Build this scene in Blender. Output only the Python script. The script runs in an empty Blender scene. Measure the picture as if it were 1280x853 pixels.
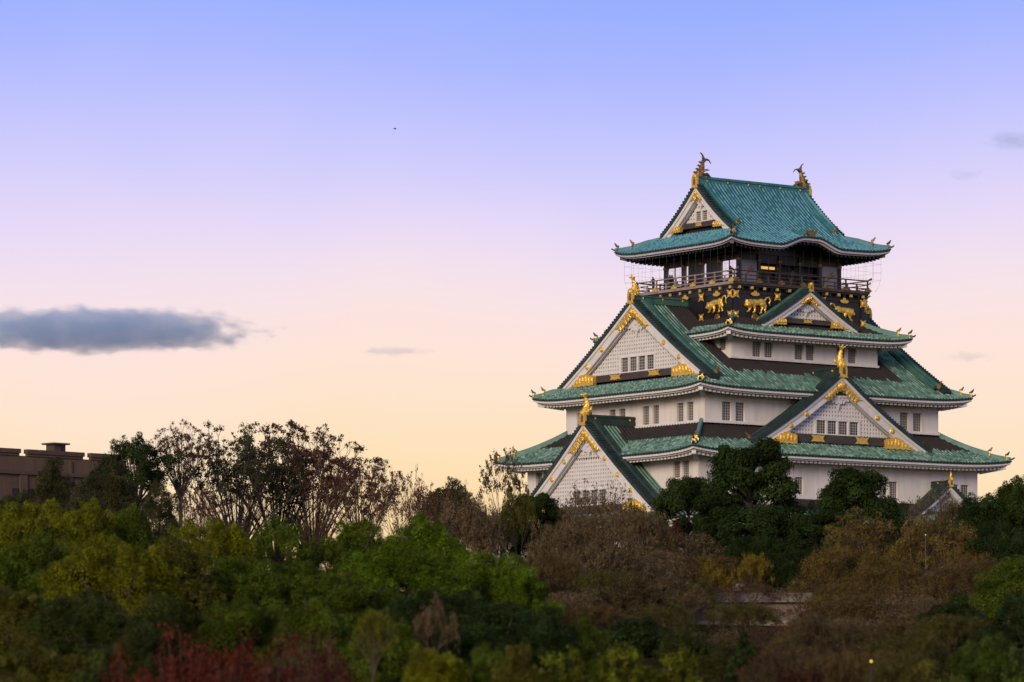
import bpy, bmesh, math, random
import numpy as np
from mathutils import Vector

# ------------------------------------------------------------------ camera, sky, sun
scn = bpy.context.scene
COL = scn.collection
rad = math.radians
CAMZ = 2.0
F_PX, HOR = 5076.85, 906.22          # focal length and horizon row, in pixels of the 1280 px wide photo
cam_d = bpy.data.cameras.new('camera')
cam = bpy.data.objects.new('camera', cam_d)
COL.objects.link(cam)
cam.location = (0, 0, CAMZ)
cam.rotation_euler = (rad(90), 0, 0)
cam_d.sensor_width = 36.0
cam_d.lens = F_PX / 1280 * 36.0
cam_d.shift_y = (HOR - 426.5) / 1280
cam_d.clip_start = 1.0
cam_d.clip_end = 30000
cam_d.dof.use_dof = True
cam_d.dof.focus_distance = 415
cam_d.dof.aperture_fstop = 0.8
scn.camera = cam
vs = scn.view_settings
vs.view_transform = 'Standard'
vs.look = 'None'
vs.gamma = 1
vs.use_curve_mapping = False
vs.exposure = 0.35

SUN_AZ, SUN_EL = rad(203), rad(17)    # azimuth clockwise from +Y: behind the viewer, to the left
sd = Vector((math.sin(SUN_AZ) * math.cos(SUN_EL), math.cos(SUN_AZ) * math.cos(SUN_EL), math.sin(SUN_EL)))
sun_d = bpy.data.lights.new('sun', 'SUN')
sun_d.energy = 2.1
sun_d.angle = rad(22)
sun_d.color = (1.0, 0.78, 0.54)
sun = bpy.data.objects.new('sun', sun_d)
COL.objects.link(sun)
sun.location = (0, -50, 80)
sun.rotation_euler = sd.to_track_quat('Z', 'Y').to_euler()


def lin(c):
    return tuple((x / 255 / 12.92) if x <= 10 else ((x / 255 + 0.055) / 1.055) ** 2.4 for x in c)


def make_world():
    w = bpy.data.worlds.new('World')
    scn.world = w
    w.use_nodes = True
    nt = w.node_tree
    N, Lk = nt.nodes, nt.links
    N.clear()
    out = N.new('ShaderNodeOutputWorld')
    bg = N.new('ShaderNodeBackground')
    Lk.new(bg.outputs[0], out.inputs[0])
    tc = N.new('ShaderNodeTexCoord')
    sep = N.new('ShaderNodeSeparateXYZ')
    Lk.new(tc.outputs['Generated'], sep.inputs[0])
    # slow unevenness of the dusk bands
    nz = N.new('ShaderNodeTexNoise')
    nz.inputs['Scale'].default_value = 7.0
    nz.inputs['Detail'].default_value = 3.0
    Lk.new(tc.outputs['Generated'], nz.inputs['Vector'])
    m1 = N.new('ShaderNodeMath'); m1.operation = 'MULTIPLY_ADD'
    m1.inputs[1].default_value = 0.035
    Lk.new(nz.outputs['Fac'], m1.inputs[0])
    Lk.new(sep.outputs['Z'], m1.inputs[2])
    m2 = N.new('ShaderNodeMath'); m2.operation = 'SUBTRACT'; m2.inputs[1].default_value = 0.0175
    Lk.new(m1.outputs[0], m2.inputs[0])
    m3 = N.new('ShaderNodeMath'); m3.operation = 'MULTIPLY'; m3.inputs[1].default_value = 2.0
    m3.use_clamp = True
    Lk.new(m2.outputs[0], m3.inputs[0])
    ramp = N.new('ShaderNodeValToRGB')
    Lk.new(m3.outputs[0], ramp.inputs[0])
    stops = [(880, (250, 208, 158)), (640, (254, 220, 170)), (590, (254, 226, 184)), (530, (254, 228, 199)),
             (460, (254, 229, 214)), (400, (251, 228, 226)), (345, (243, 225, 237)), (290, (231, 218, 247)),
             (220, (211, 207, 252)), (150, (193, 196, 254)), (70, (171, 184, 254)), (0, (155, 177, 254)),
             (-250, (128, 152, 232)), (-900, (118, 138, 205))]
    cr = ramp.color_ramp
    cr.interpolation = 'EASE'
    cr.interpolation = 'LINEAR'
    while len(cr.elements) < len(stops):
        cr.elements.new(0.5)
    for e, (py, c) in zip(cr.elements, stops):
        t = (HOR - py) / F_PX
        e.position = min(1, max(0, 2 * t / math.sqrt(1 + t * t)))
        e.color = (*lin(c), 1)
    sky = N.new('ShaderNodeTexSky')
    sky.sky_type = 'NISHITA'
    sky.sun_disc = False
    sky.sun_elevation = SUN_EL
    sky.sun_rotation = SUN_AZ
    sc = N.new('ShaderNodeVectorMath'); sc.operation = 'SCALE'; sc.inputs['Scale'].default_value = 0.15
    Lk.new(sky.outputs[0], sc.inputs[0])
    mr = N.new('ShaderNodeMapRange'); mr.interpolation_type = 'SMOOTHSTEP'
    mr.inputs['From Min'].default_value = 0.30
    mr.inputs['From Max'].default_value = 0.60
    Lk.new(sep.outputs['Z'], mr.inputs['Value'])
    mx = N.new('ShaderNodeMix'); mx.data_type = 'RGBA'
    Lk.new(mr.outputs[0], mx.inputs[0])
    Lk.new(ramp.outputs[0], mx.inputs[6])
    Lk.new(sc.outputs[0], mx.inputs[7])
    Lk.new(mx.outputs[2], bg.inputs['Color'])
    bg.inputs['Strength'].default_value = 2 ** -0.35     # the exposure is raised by as much


make_world()


def at(px, py, Y):
    """point at depth Y seen at a pixel of the 1280 x 853 photograph"""
    return Vector(((px - 640) / F_PX * Y, Y, CAMZ + (HOR - py) / F_PX * Y))


# ------------------------------------------------------------------ materials
def new_mat(name):
    m = bpy.data.materials.new(name)
    m.use_nodes = True
    nt = m.node_tree
    return m, nt, nt.nodes['Principled BSDF']


def setin(b, **kw):
    for k, v in kw.items():
        b.inputs[k.replace('_', ' ')].default_value = v


def surf(name, c1, c2=None, rough=0.6, metal=0.0, scale=0.6, bump=0.0, bscale=6.0, stretch=(1, 1, 1), lo=0.35, hi=0.65,
         c3=None, lo3=0.62, hi3=0.7, scale3=0.35, spec=0.35):
    m, nt, b = new_mat(name)
    N, Lk = nt.nodes, nt.links
    setin(b, Roughness=rough, Metallic=metal)
    b.inputs['Specular IOR Level'].default_value = spec
    b.inputs['Base Color'].default_value = (*c1, 1)
    tc = N.new('ShaderNodeTexCoord')
    mp = N.new('ShaderNodeMapping'); mp.inputs['Scale'].default_value = stretch
    Lk.new(tc.outputs['Object'], mp.inputs[0])
    if c2:
        nz = N.new('ShaderNodeTexNoise'); nz.inputs['Scale'].default_value = scale; nz.inputs['Detail'].default_value = 6
        nz.inputs['Roughness'].default_value = 0.65
        Lk.new(mp.outputs[0], nz.inputs['Vector'])
        mr = N.new('ShaderNodeMapRange'); mr.inputs['From Min'].default_value = lo; mr.inputs['From Max'].default_value = hi
        Lk.new(nz.outputs['Fac'], mr.inputs['Value'])
        mx = N.new('ShaderNodeMix'); mx.data_type = 'RGBA'
        mx.inputs[6].default_value = (*c1, 1); mx.inputs[7].default_value = (*c2, 1)
        Lk.new(mr.outputs[0], mx.inputs[0])
        last = mx
        if c3:
            n3 = N.new('ShaderNodeTexNoise'); n3.inputs['Scale'].default_value = scale3; n3.inputs['Detail'].default_value = 8
            n3.inputs['Roughness'].default_value = 0.7
            Lk.new(mp.outputs[0], n3.inputs['Vector'])
            r3 = N.new('ShaderNodeMapRange'); r3.inputs['From Min'].default_value = lo3; r3.inputs['From Max'].default_value = hi3
            Lk.new(n3.outputs['Fac'], r3.inputs['Value'])
            mx3 = N.new('ShaderNodeMix'); mx3.data_type = 'RGBA'
            Lk.new(r3.outputs[0], mx3.inputs[0]); Lk.new(mx.outputs[2], mx3.inputs[6]); mx3.inputs[7].default_value = (*c3, 1)
            last = mx3
        Lk.new(last.outputs[2], b.inputs['Base Color'])
    if bump:
        vz = N.new('ShaderNodeTexNoise'); vz.inputs['Scale'].default_value = bscale; vz.inputs['Detail'].default_value = 4
        Lk.new(mp.outputs[0], vz.inputs['Vector'])
        bp = N.new('ShaderNodeBump'); bp.inputs['Strength'].default_value = bump; bp.inputs['Distance'].default_value = 0.2
        Lk.new(vz.outputs['Fac'], bp.inputs['Height']); Lk.new(bp.outputs[0], b.inputs['Normal'])
    return m


M = {}
M['tile_green'] = surf('patinated_copper_tile', (0.115, 0.218, 0.174), (0.18, 0.30, 0.248), 0.6, 0, 1.3, 0.15, 3,
                       c3=(0.07, 0.125, 0.10), lo3=0.53, hi3=0.68, scale3=1.4, spec=0.2)
M['tile_blue'] = surf('blue_green_copper_tile', (0.075, 0.245, 0.325), (0.135, 0.36, 0.43), 0.55, 0, 0.9, 0.15, 3,
                      c3=(0.02, 0.07, 0.085), lo3=0.58, hi3=0.72, scale3=0.8)
M['hip_green'] = surf('hip_ridge_patina', (0.07, 0.17, 0.145), (0.13, 0.26, 0.225), 0.55, 0, 1.0)
M['hip_blue'] = surf('hip_ridge_blue_patina', (0.045, 0.17, 0.21), (0.08, 0.25, 0.29), 0.55, 0, 1.0)
M['tile_green_pale'] = surf('pale_patina_tile', (0.195, 0.335, 0.275), (0.275, 0.42, 0.36), 0.6, 0, 1.5, spec=0.2)
M['tile_green_deep'] = surf('deep_patina_tile', (0.058, 0.120, 0.098), (0.095, 0.18, 0.148), 0.6, 0, 1.5, spec=0.2)
M['tile_blue_pale'] = surf('pale_blue_tile', (0.105, 0.29, 0.37), (0.15, 0.37, 0.44), 0.6, 0, 1.5, spec=0.2)
M['tile_blue_deep'] = surf('deep_blue_tile', (0.045, 0.17, 0.22), (0.07, 0.22, 0.27), 0.6, 0, 1.5, spec=0.2)
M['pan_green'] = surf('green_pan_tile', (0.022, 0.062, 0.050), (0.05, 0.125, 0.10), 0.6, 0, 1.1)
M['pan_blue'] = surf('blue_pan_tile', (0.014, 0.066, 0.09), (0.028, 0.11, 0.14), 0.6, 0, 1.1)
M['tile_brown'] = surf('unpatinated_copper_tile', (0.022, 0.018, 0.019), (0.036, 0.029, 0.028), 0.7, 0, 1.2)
M['ridge_green'] = surf('dark_patina_ridge', (0.025, 0.085, 0.072), (0.06, 0.16, 0.13), 0.5, 0, 1.0)
M['ridge_blue'] = surf('blue_patina_ridge', (0.025, 0.12, 0.14), (0.05, 0.2, 0.21), 0.5, 0, 1.0)
M['ridge_dark'] = surf('bronze_ridge', (0.014, 0.026, 0.026), (0.03, 0.055, 0.052), 0.5, 0, 1.0)
M['plaster'] = surf('white_plaster', (0.72, 0.69, 0.67), (0.56, 0.525, 0.50), 0.85, 0, 0.9, 0.04, 5, stretch=(1, 1, 0.16), lo=0.42, hi=0.78,
                    c3=(0.45, 0.41, 0.39), lo3=0.60, hi3=0.78, scale3=0.5)
M['plaster_trim'] = surf('white_trim', (0.72, 0.70, 0.69), (0.62, 0.60, 0.60), 0.8, 0, 1.5)
M['grey_trim'] = surf('pale_grey_trim', (0.50, 0.50, 0.56), (0.40, 0.40, 0.47), 0.7, 0, 1.5)
M['dark_void'] = surf('dark_opening', (0.018, 0.018, 0.022), None, 0.5)
M['pane'] = surf('window_pane', (0.055, 0.055, 0.06), (0.10, 0.095, 0.095), 0.25, 0, 1.5)
M['muntin'] = surf('window_lattice', (0.36, 0.34, 0.32), None, 0.7)
M['beam'] = surf('dark_brown_beam', (0.045, 0.036, 0.034), (0.075, 0.058, 0.052), 0.6, 0, 1.5)
M['black'] = surf('black_lacquer', (0.010, 0.010, 0.013), (0.018, 0.017, 0.020), 0.38, 0, 1.2)
M['rail_wood'] = surf('pale_rail_wood', (0.34, 0.28, 0.26), (0.24, 0.19, 0.18), 0.6, 0, 2)
M['gold'] = surf('gold_leaf', (1.0, 0.70, 0.17), (0.95, 0.56, 0.08), 0.42, 0.72, 2.5, 0.6, 5)
M['old_gold'] = surf('weathered_gold', (0.42, 0.25, 0.09), (0.20, 0.12, 0.05), 0.5, 0.8, 2.5, 0.7, 5)
M['mirror'] = surf('reflective_window_glass', (0.85, 0.85, 0.87), None, 0.03, 1.0)
M['panel'] = surf('grey_painted_panel', (0.17, 0.17, 0.22), (0.20, 0.20, 0.26), 0.5, 0, 2)
M['wire'] = surf('net_wire', (0.06, 0.06, 0.07), None, 0.5)
M['stone'] = surf('cut_stone', (0.24, 0.20, 0.165), (0.36, 0.31, 0.26), 0.85, 0, 0.5, 0.5, 1.2)
M['dirty_plaster'] = surf('dirty_plaster', (0.21, 0.175, 0.14), (0.12, 0.095, 0.075), 0.9, 0, 0.5, stretch=(1, 1, .4))
M['coping'] = surf('grey_coping', (0.15, 0.125, 0.11), (0.20, 0.17, 0.15), 0.8, 0, 1.0)
M['brown_wall'] = surf('brown_tiled_wall', (0.125, 0.080, 0.056), (0.09, 0.058, 0.042), 0.8, 0, 0.5, 0.2, 2, stretch=(1, 1, 0.4))
M['brown_cope'] = surf('brown_coping', (0.10, 0.066, 0.05), (0.07, 0.047, 0.037), 0.8, 0, 0.8)
M['bark'] = surf('bark', (0.045, 0.034, 0.028), (0.075, 0.058, 0.048), 0.9, 0, 2.0)
M['twig'] = surf('grey_twig', (0.108, 0.072, 0.046), (0.068, 0.046, 0.030), 0.9, 0, 2.0)
M['ground'] = surf('leaf_litter', (0.022, 0.020, 0.008), (0.04, 0.03, 0.014), 1.0, 0, 0.15, 0.4, 1.0, spec=0.0)
M['metal_white'] = surf('white_painted_steel', (0.6, 0.58, 0.55), None, 0.5)
M['lamp_grey'] = surf('grey_painted_steel', (0.07, 0.062, 0.055), None, 0.5)
M['cloth'] = surf('dark_cloth', (0.022, 0.022, 0.03), (0.04, 0.035, 0.05), 0.9, 0, 3)
M['bird'] = surf('dark_feathers', (0.02, 0.02, 0.02), None, 0.8)


def emit_mat(name, c, s):
    m, nt, b = new_mat(name)
    b.inputs['Base Color'].default_value = (*c, 1)
    b.inputs['Emission Color'].default_value = (*c, 1)
    b.inputs['Emission Strength'].default_value = s
    return m


M['lamp'] = emit_mat('warm_lamp', (1.0, 0.52, 0.12), 0.6)
M['lamp_small'] = emit_mat('yellow_lamp', (1.0, 0.75, 0.05), 1.6)


def leaf_mat(name):
    """leaf colour = the tree's own colour (object colour) varied leaf by leaf and clump by clump"""
    m, nt, b = new_mat(name)
    N, Lk = nt.nodes, nt.links
    oi = N.new('ShaderNodeObjectInfo')
    a = N.new('ShaderNodeAttribute'); a.attribute_name = 'leaf_tone'
    hs = N.new('ShaderNodeHueSaturation')
    mr = N.new('ShaderNodeMapRange'); mr.inputs['To Min'].default_value = 0.30; mr.inputs['To Max'].default_value = 1.95
    Lk.new(a.outputs['Fac'], mr.inputs['Value'])
    a2 = N.new('ShaderNodeAttribute'); a2.attribute_name = 'leaf_hue'
    mh = N.new('ShaderNodeMapRange'); mh.inputs['To Min'].default_value = 0.472; mh.inputs['To Max'].default_value = 0.523
    Lk.new(a2.outputs['Fac'], mh.inputs['Value'])
    Lk.new(oi.outputs['Color'], hs.inputs['Color'])
    Lk.new(mr.outputs[0], hs.inputs['Value'])
    Lk.new(mh.outputs[0], hs.inputs['Hue'])
    Lk.new(hs.outputs[0], b.inputs['Base Color'])
    setin(b, Roughness=0.6)
    b.inputs['Specular IOR Level'].default_value = 0.04
    tr = N.new('ShaderNodeBsdfTranslucent')
    Lk.new(hs.outputs[0], tr.inputs[0])
    ms = N.new('ShaderNodeMixShader'); ms.inputs[0].default_value = 0.42
    Lk.new(b.outputs[0], ms.inputs[1]); Lk.new(tr.outputs[0], ms.inputs[2])
    Lk.new(ms.outputs[0], N['Material Output'].inputs[0])
    return m


M['leaf'] = leaf_mat('leaf')


# ------------------------------------------------------------------ mesh helpers
class MB:
    def __init__(self, xf=None):
        self.v, self.f, self.m, self.mats = [], [], [], []
        self.xf = xf

    def slot(self, mat):
        if mat not in self.mats:
            self.mats.append(mat)
        return self.mats.index(mat)

    def add(self, vs, fs, mat):
        o = len(self.v)
        if self.xf:
            vs = [self.xf(*p) for p in vs]
        self.v += [tuple(p) for p in vs]
        k = self.slot(mat)
        for f in fs:
            self.f.append(tuple(i + o for i in f)); self.m.append(k)

    def box(self, x0, x1, y0, y1, z0, z1, mat):
        vs = [(x, y, z) for z in (z0, z1) for y in (y0, y1) for x in (x0, x1)]
        self.add(vs, [(0, 2, 3, 1), (4, 5, 7, 6), (0, 1, 5, 4), (2, 6, 7, 3), (0, 4, 6, 2), (1, 3, 7, 5)], mat)

    def sweep(self, pts, sides, ups, prof, mat, cap=True):
        """closed profile (a along side, b along up) carried along pts"""
        vs = []
        for i, p in enumerate(pts):
            s = sides[i] if isinstance(sides, list) else sides
            u = ups[i] if isinstance(ups, list) else ups
            pr = prof(i / (len(pts) - 1)) if callable(prof) else prof
            n = len(pr)
            for a, b in pr:
                vs.append(tuple(p[j] + a * s[j] + b * u[j] for j in range(3)))
        fs = []
        for i in range(len(pts) - 1):
            for j in range(n):
                j2 = (j + 1) % n
                fs.append((i * n + j, i * n + j2, (i + 1) * n + j2, (i + 1) * n + j))
        if cap:
            fs.append(tuple(range(n - 1, -1, -1)))
            fs.append(tuple((len(pts) - 1) * n + j for j in range(n)))
        self.add(vs, fs, mat)

    def tube(self, pts, rs, mat, n=6, cap=True):
        pts = [Vector(p) for p in pts]
        vs = []; ref = None
        for i, p in enumerate(pts):
            t = (pts[min(i + 1, len(pts) - 1)] - pts[max(i - 1, 0)])
            t = t.normalized() if t.length > 1e-9 else Vector((0, 0, 1))
            if ref is None:
                ref = Vector((1, 0, 0)) if abs(t.x) < 0.8 else Vector((0, 1, 0))
            a = (ref - t * ref.dot(t)).normalized(); ref = a
            b = t.cross(a)
            r = rs[i] if hasattr(rs, '__len__') else rs
            for j in range(n):
                w = 2 * math.pi * j / n
                vs.append(tuple(p + a * (r * math.cos(w)) + b * (r * math.sin(w))))
        fs = [(i * n + j, i * n + (j + 1) % n, (i + 1) * n + (j + 1) % n, (i + 1) * n + j) for i in range(len(pts) - 1) for j in range(n)]
        if cap:
            fs.append(tuple(range(n - 1, -1, -1))); fs.append(tuple((len(pts) - 1) * n + j for j in range(n)))
        self.add(vs, fs, mat)

    def plate(self, outline, o, th, mat):
        """outline in (s, z), front at depth o, thickness th, in a side frame (s, o, z)"""
        n = len(outline)
        vs = [(s, o, z) for s, z in outline] + [(s, o - th, z) for s, z in outline]
        fs = [tuple(range(n)), tuple(range(2 * n - 1, n - 1, -1))]
        fs += [(i, n + i, n + (i + 1) % n, (i + 1) % n) for i in range(n)]
        self.add(vs, fs, mat)

    def disc(self, s, o, z, r, th, mat, n=10, dome=0.0):
        vs = [(s + r * math.cos(2 * math.pi * i / n), o - th, z + r * math.sin(2 * math.pi * i / n)) for i in range(n)]
        vs += [(s + .75 * r * math.cos(2 * math.pi * i / n), o, z + .75 * r * math.sin(2 * math.pi * i / n)) for i in range(n)]
        vs.append((s, o + dome, z))
        fs = [(i, (i + 1) % n, n + (i + 1) % n, n + i) for i in range(n)] + [(n + i, n + (i + 1) % n, 2 * n) for i in range(n)]
        self.add(vs, fs, mat)

    def blob(self, c, r, mat, nu=10, nv=7):
        vs = []; fs = []
        for j in range(nv + 1):
            ph = math.pi * j / nv
            for i in range(nu):
                w = 2 * math.pi * i / nu
                vs.append((c[0] + r[0] * math.sin(ph) * math.cos(w), c[1] + r[1] * math.sin(ph) * math.sin(w), c[2] + r[2] * math.cos(ph)))
        for j in range(nv):
            for i in range(nu):
                fs.append((j * nu + i, j * nu + (i + 1) % nu, (j + 1) * nu + (i + 1) % nu, (j + 1) * nu + i))
        self.add(vs, fs, mat)

    def build(self, name, parent=None, loc=(0, 0, 0), smooth=False, fix=False):
        me = bpy.data.meshes.new(name)
        me.from_pydata(self.v, [], self.f)
        for m in self.mats:
            me.materials.append(m)
        if len(self.mats) > 1:
            me.polygons.foreach_set('material_index', self.m)
        if fix:
            bm = bmesh.new(); bm.from_mesh(me)
            bmesh.ops.recalc_face_normals(bm, faces=bm.faces)
            bm.to_mesh(me); bm.free()
        if smooth:
            me.polygons.foreach_set('use_smooth', [True] * len(me.polygons))
        me.update()
        o = bpy.data.objects.new(name, me)
        COL.objects.link(o)
        o.location = loc
        if parent:
            o.parent = parent
        return o


def tag(o, label=None, cat=None, group=None, kind=None):
    if label: o['label'] = label
    if cat: o['category'] = cat
    if group: o['group'] = group
    if kind: o['kind'] = kind
    return o


def empty(name, loc, rz=0.0):
    o = bpy.data.objects.new(name, None)
    COL.objects.link(o)
    o.location = loc
    o.rotation_euler = (0, 0, rz)
    o.empty_display_size = 0.5
    return o


def lerp(a, b, t):
    return a + (b - a) * t


# ------------------------------------------------------------------ terrain
def ground_z(x, y):
    def ss(a, b, t):
        t = min(1, max(0, (t - a) / (b - a))); return t * t * (3 - 2 * t)
    z = 6.0 * ss(118, 215, y) + 3.6 * ss(215, 318, y)
    z += 3.3 * ss(329.2, 331.2, y)
    z -= 12.9 * ss(560, 900, y)
    z += 0.25 * math.sin(x * 0.11 + 1) * math.sin(y * 0.07) * ss(90, 130, y) * (1 - ss(310, 325, y))
    return z


def make_ground():
    xs = sorted(set([-12000, -6000, -2500, -1000, -500, -300, -200] + list(range(-140, 141, 5)) + [200, 300, 500, 1000, 2500, 6000, 12000]))
    ys = sorted(set([-3000, -600, -100, -20] + list(range(0, 325, 6)) + [322, 326, 328, 329, 329.6, 330.2, 330.8, 331.4, 333, 338] + list(range(345, 920, 12)) + [1000, 1500, 3000, 6000, 12000, 20000]))
    mb = MB()
    vs = [(x, y, ground_z(x, y)) for y in ys for x in xs]
    n = len(xs)
    fs = [(j * n + i, j * n + i + 1, (j + 1) * n + i + 1, (j + 1) * n + i) for j in range(len(ys) - 1) for i in range(n - 1)]
    mb.add(vs, fs, M['ground'])
    tag(mb.build('ground', smooth=True), kind='structure')


make_ground()

# ------------------------------------------------------------------ the castle keep
KX, KY, KTH, BASE = 25.445, 430.0, rad(36.442), 10.9      # BASE: foot of the keep, metres above the camera
keep = empty('castle_keep', (KX, KY, CAMZ + BASE), KTH)
tag(keep, 'white five-tiered Japanese castle keep with green copper roofs and gold ornaments above the trees', 'castle')
OFF = (0, 0, -BASE)


def side(k):
    return [lambda s, o, z: (s, -o, z), lambda s, o, z: (-o, -s, z), lambda s, o, z: (-s, o, z), lambda s, o, z: (o, s, z)][k % 4]


def sub(mb, name, parent, **kw):
    """link a mesh under the keep; only direct parts carry the shift down to the keep's foot"""
    return mb.build(name, parent, loc=OFF if parent is keep else (0, 0, 0), **kw)


PER = 0.45
BUMP = [0.0, 0.0, 0.01, 0.10, 0.09, 0.0]
rng = random.Random(7)


def bump(i):
    return BUMP[i % 6]


def tile_sheet(mb, cols, rowsn, pos, col_t0, mat, dark_mat=None, is_dark=None, edge=0.17):
    """ribbed tiling: cols = list of s, each running from t0(s) to 1 with rowsn steps; pos(s,t,h)->(s,o,z)"""
    vs = []; n = rowsn + 1
    for i, s in enumerate(cols):
        t0 = col_t0(s); h = bump(i)
        for r in range(n):
            vs.append(pos(s, lerp(t0, 1, r / rowsn), h))
    fg, fd, fp = [], [], []; fpale, fdeep = [], []
    blue = mat == M['tile_blue']; hs = random.Random(len(cols) + rowsn)
    for i in range(len(cols) - 1):
        if i % 6 == 0:
            pick = [hs.random() for _ in range(rowsn)]
        jit = random.Random(i // 6).uniform(-0.10, 0.10)
        for r in range(rowsn):
            a = i * n + r
            f = (a, a + 1, a + n + 1, a + n)
            c = [(vs[a][k] + vs[a + n + 1][k]) / 2 for k in range(3)]
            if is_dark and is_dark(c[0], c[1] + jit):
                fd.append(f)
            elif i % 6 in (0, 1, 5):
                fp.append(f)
            else:
                pk = pick[r]
                (fpale if pk < .24 else fdeep if pk > .74 else fg).append(f)
    mb.add(vs, fg, mat)
    mb.add(vs, fpale, M['tile_blue_pale' if blue else 'tile_green_pale'])
    mb.add(vs, fdeep, M['tile_blue_deep' if blue else 'tile_green_deep'])
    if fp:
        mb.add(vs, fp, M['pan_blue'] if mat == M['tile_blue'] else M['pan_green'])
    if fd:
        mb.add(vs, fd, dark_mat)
    # front edge of the lowest course: dark tile ends
    ev = []
    for i, s in enumerate(cols):
        p = vs[i * n + rowsn]
        q = pos(s, 1, 0)
        ev += [(p[0], p[1], p[2]), (q[0], q[1] - 0.03, q[2] - edge - bump(i) * 0.4)]
    mb.add(ev, [(2 * i, 2 * i + 1, 2 * i + 3, 2 * i + 2) for i in range(len(cols) - 1)], M['ridge_dark'])


def cols_for(S):
    n = int(2 * S / PER) * 6
    return [-S + 2 * S * i / n for i in range(n + 1)]


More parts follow.
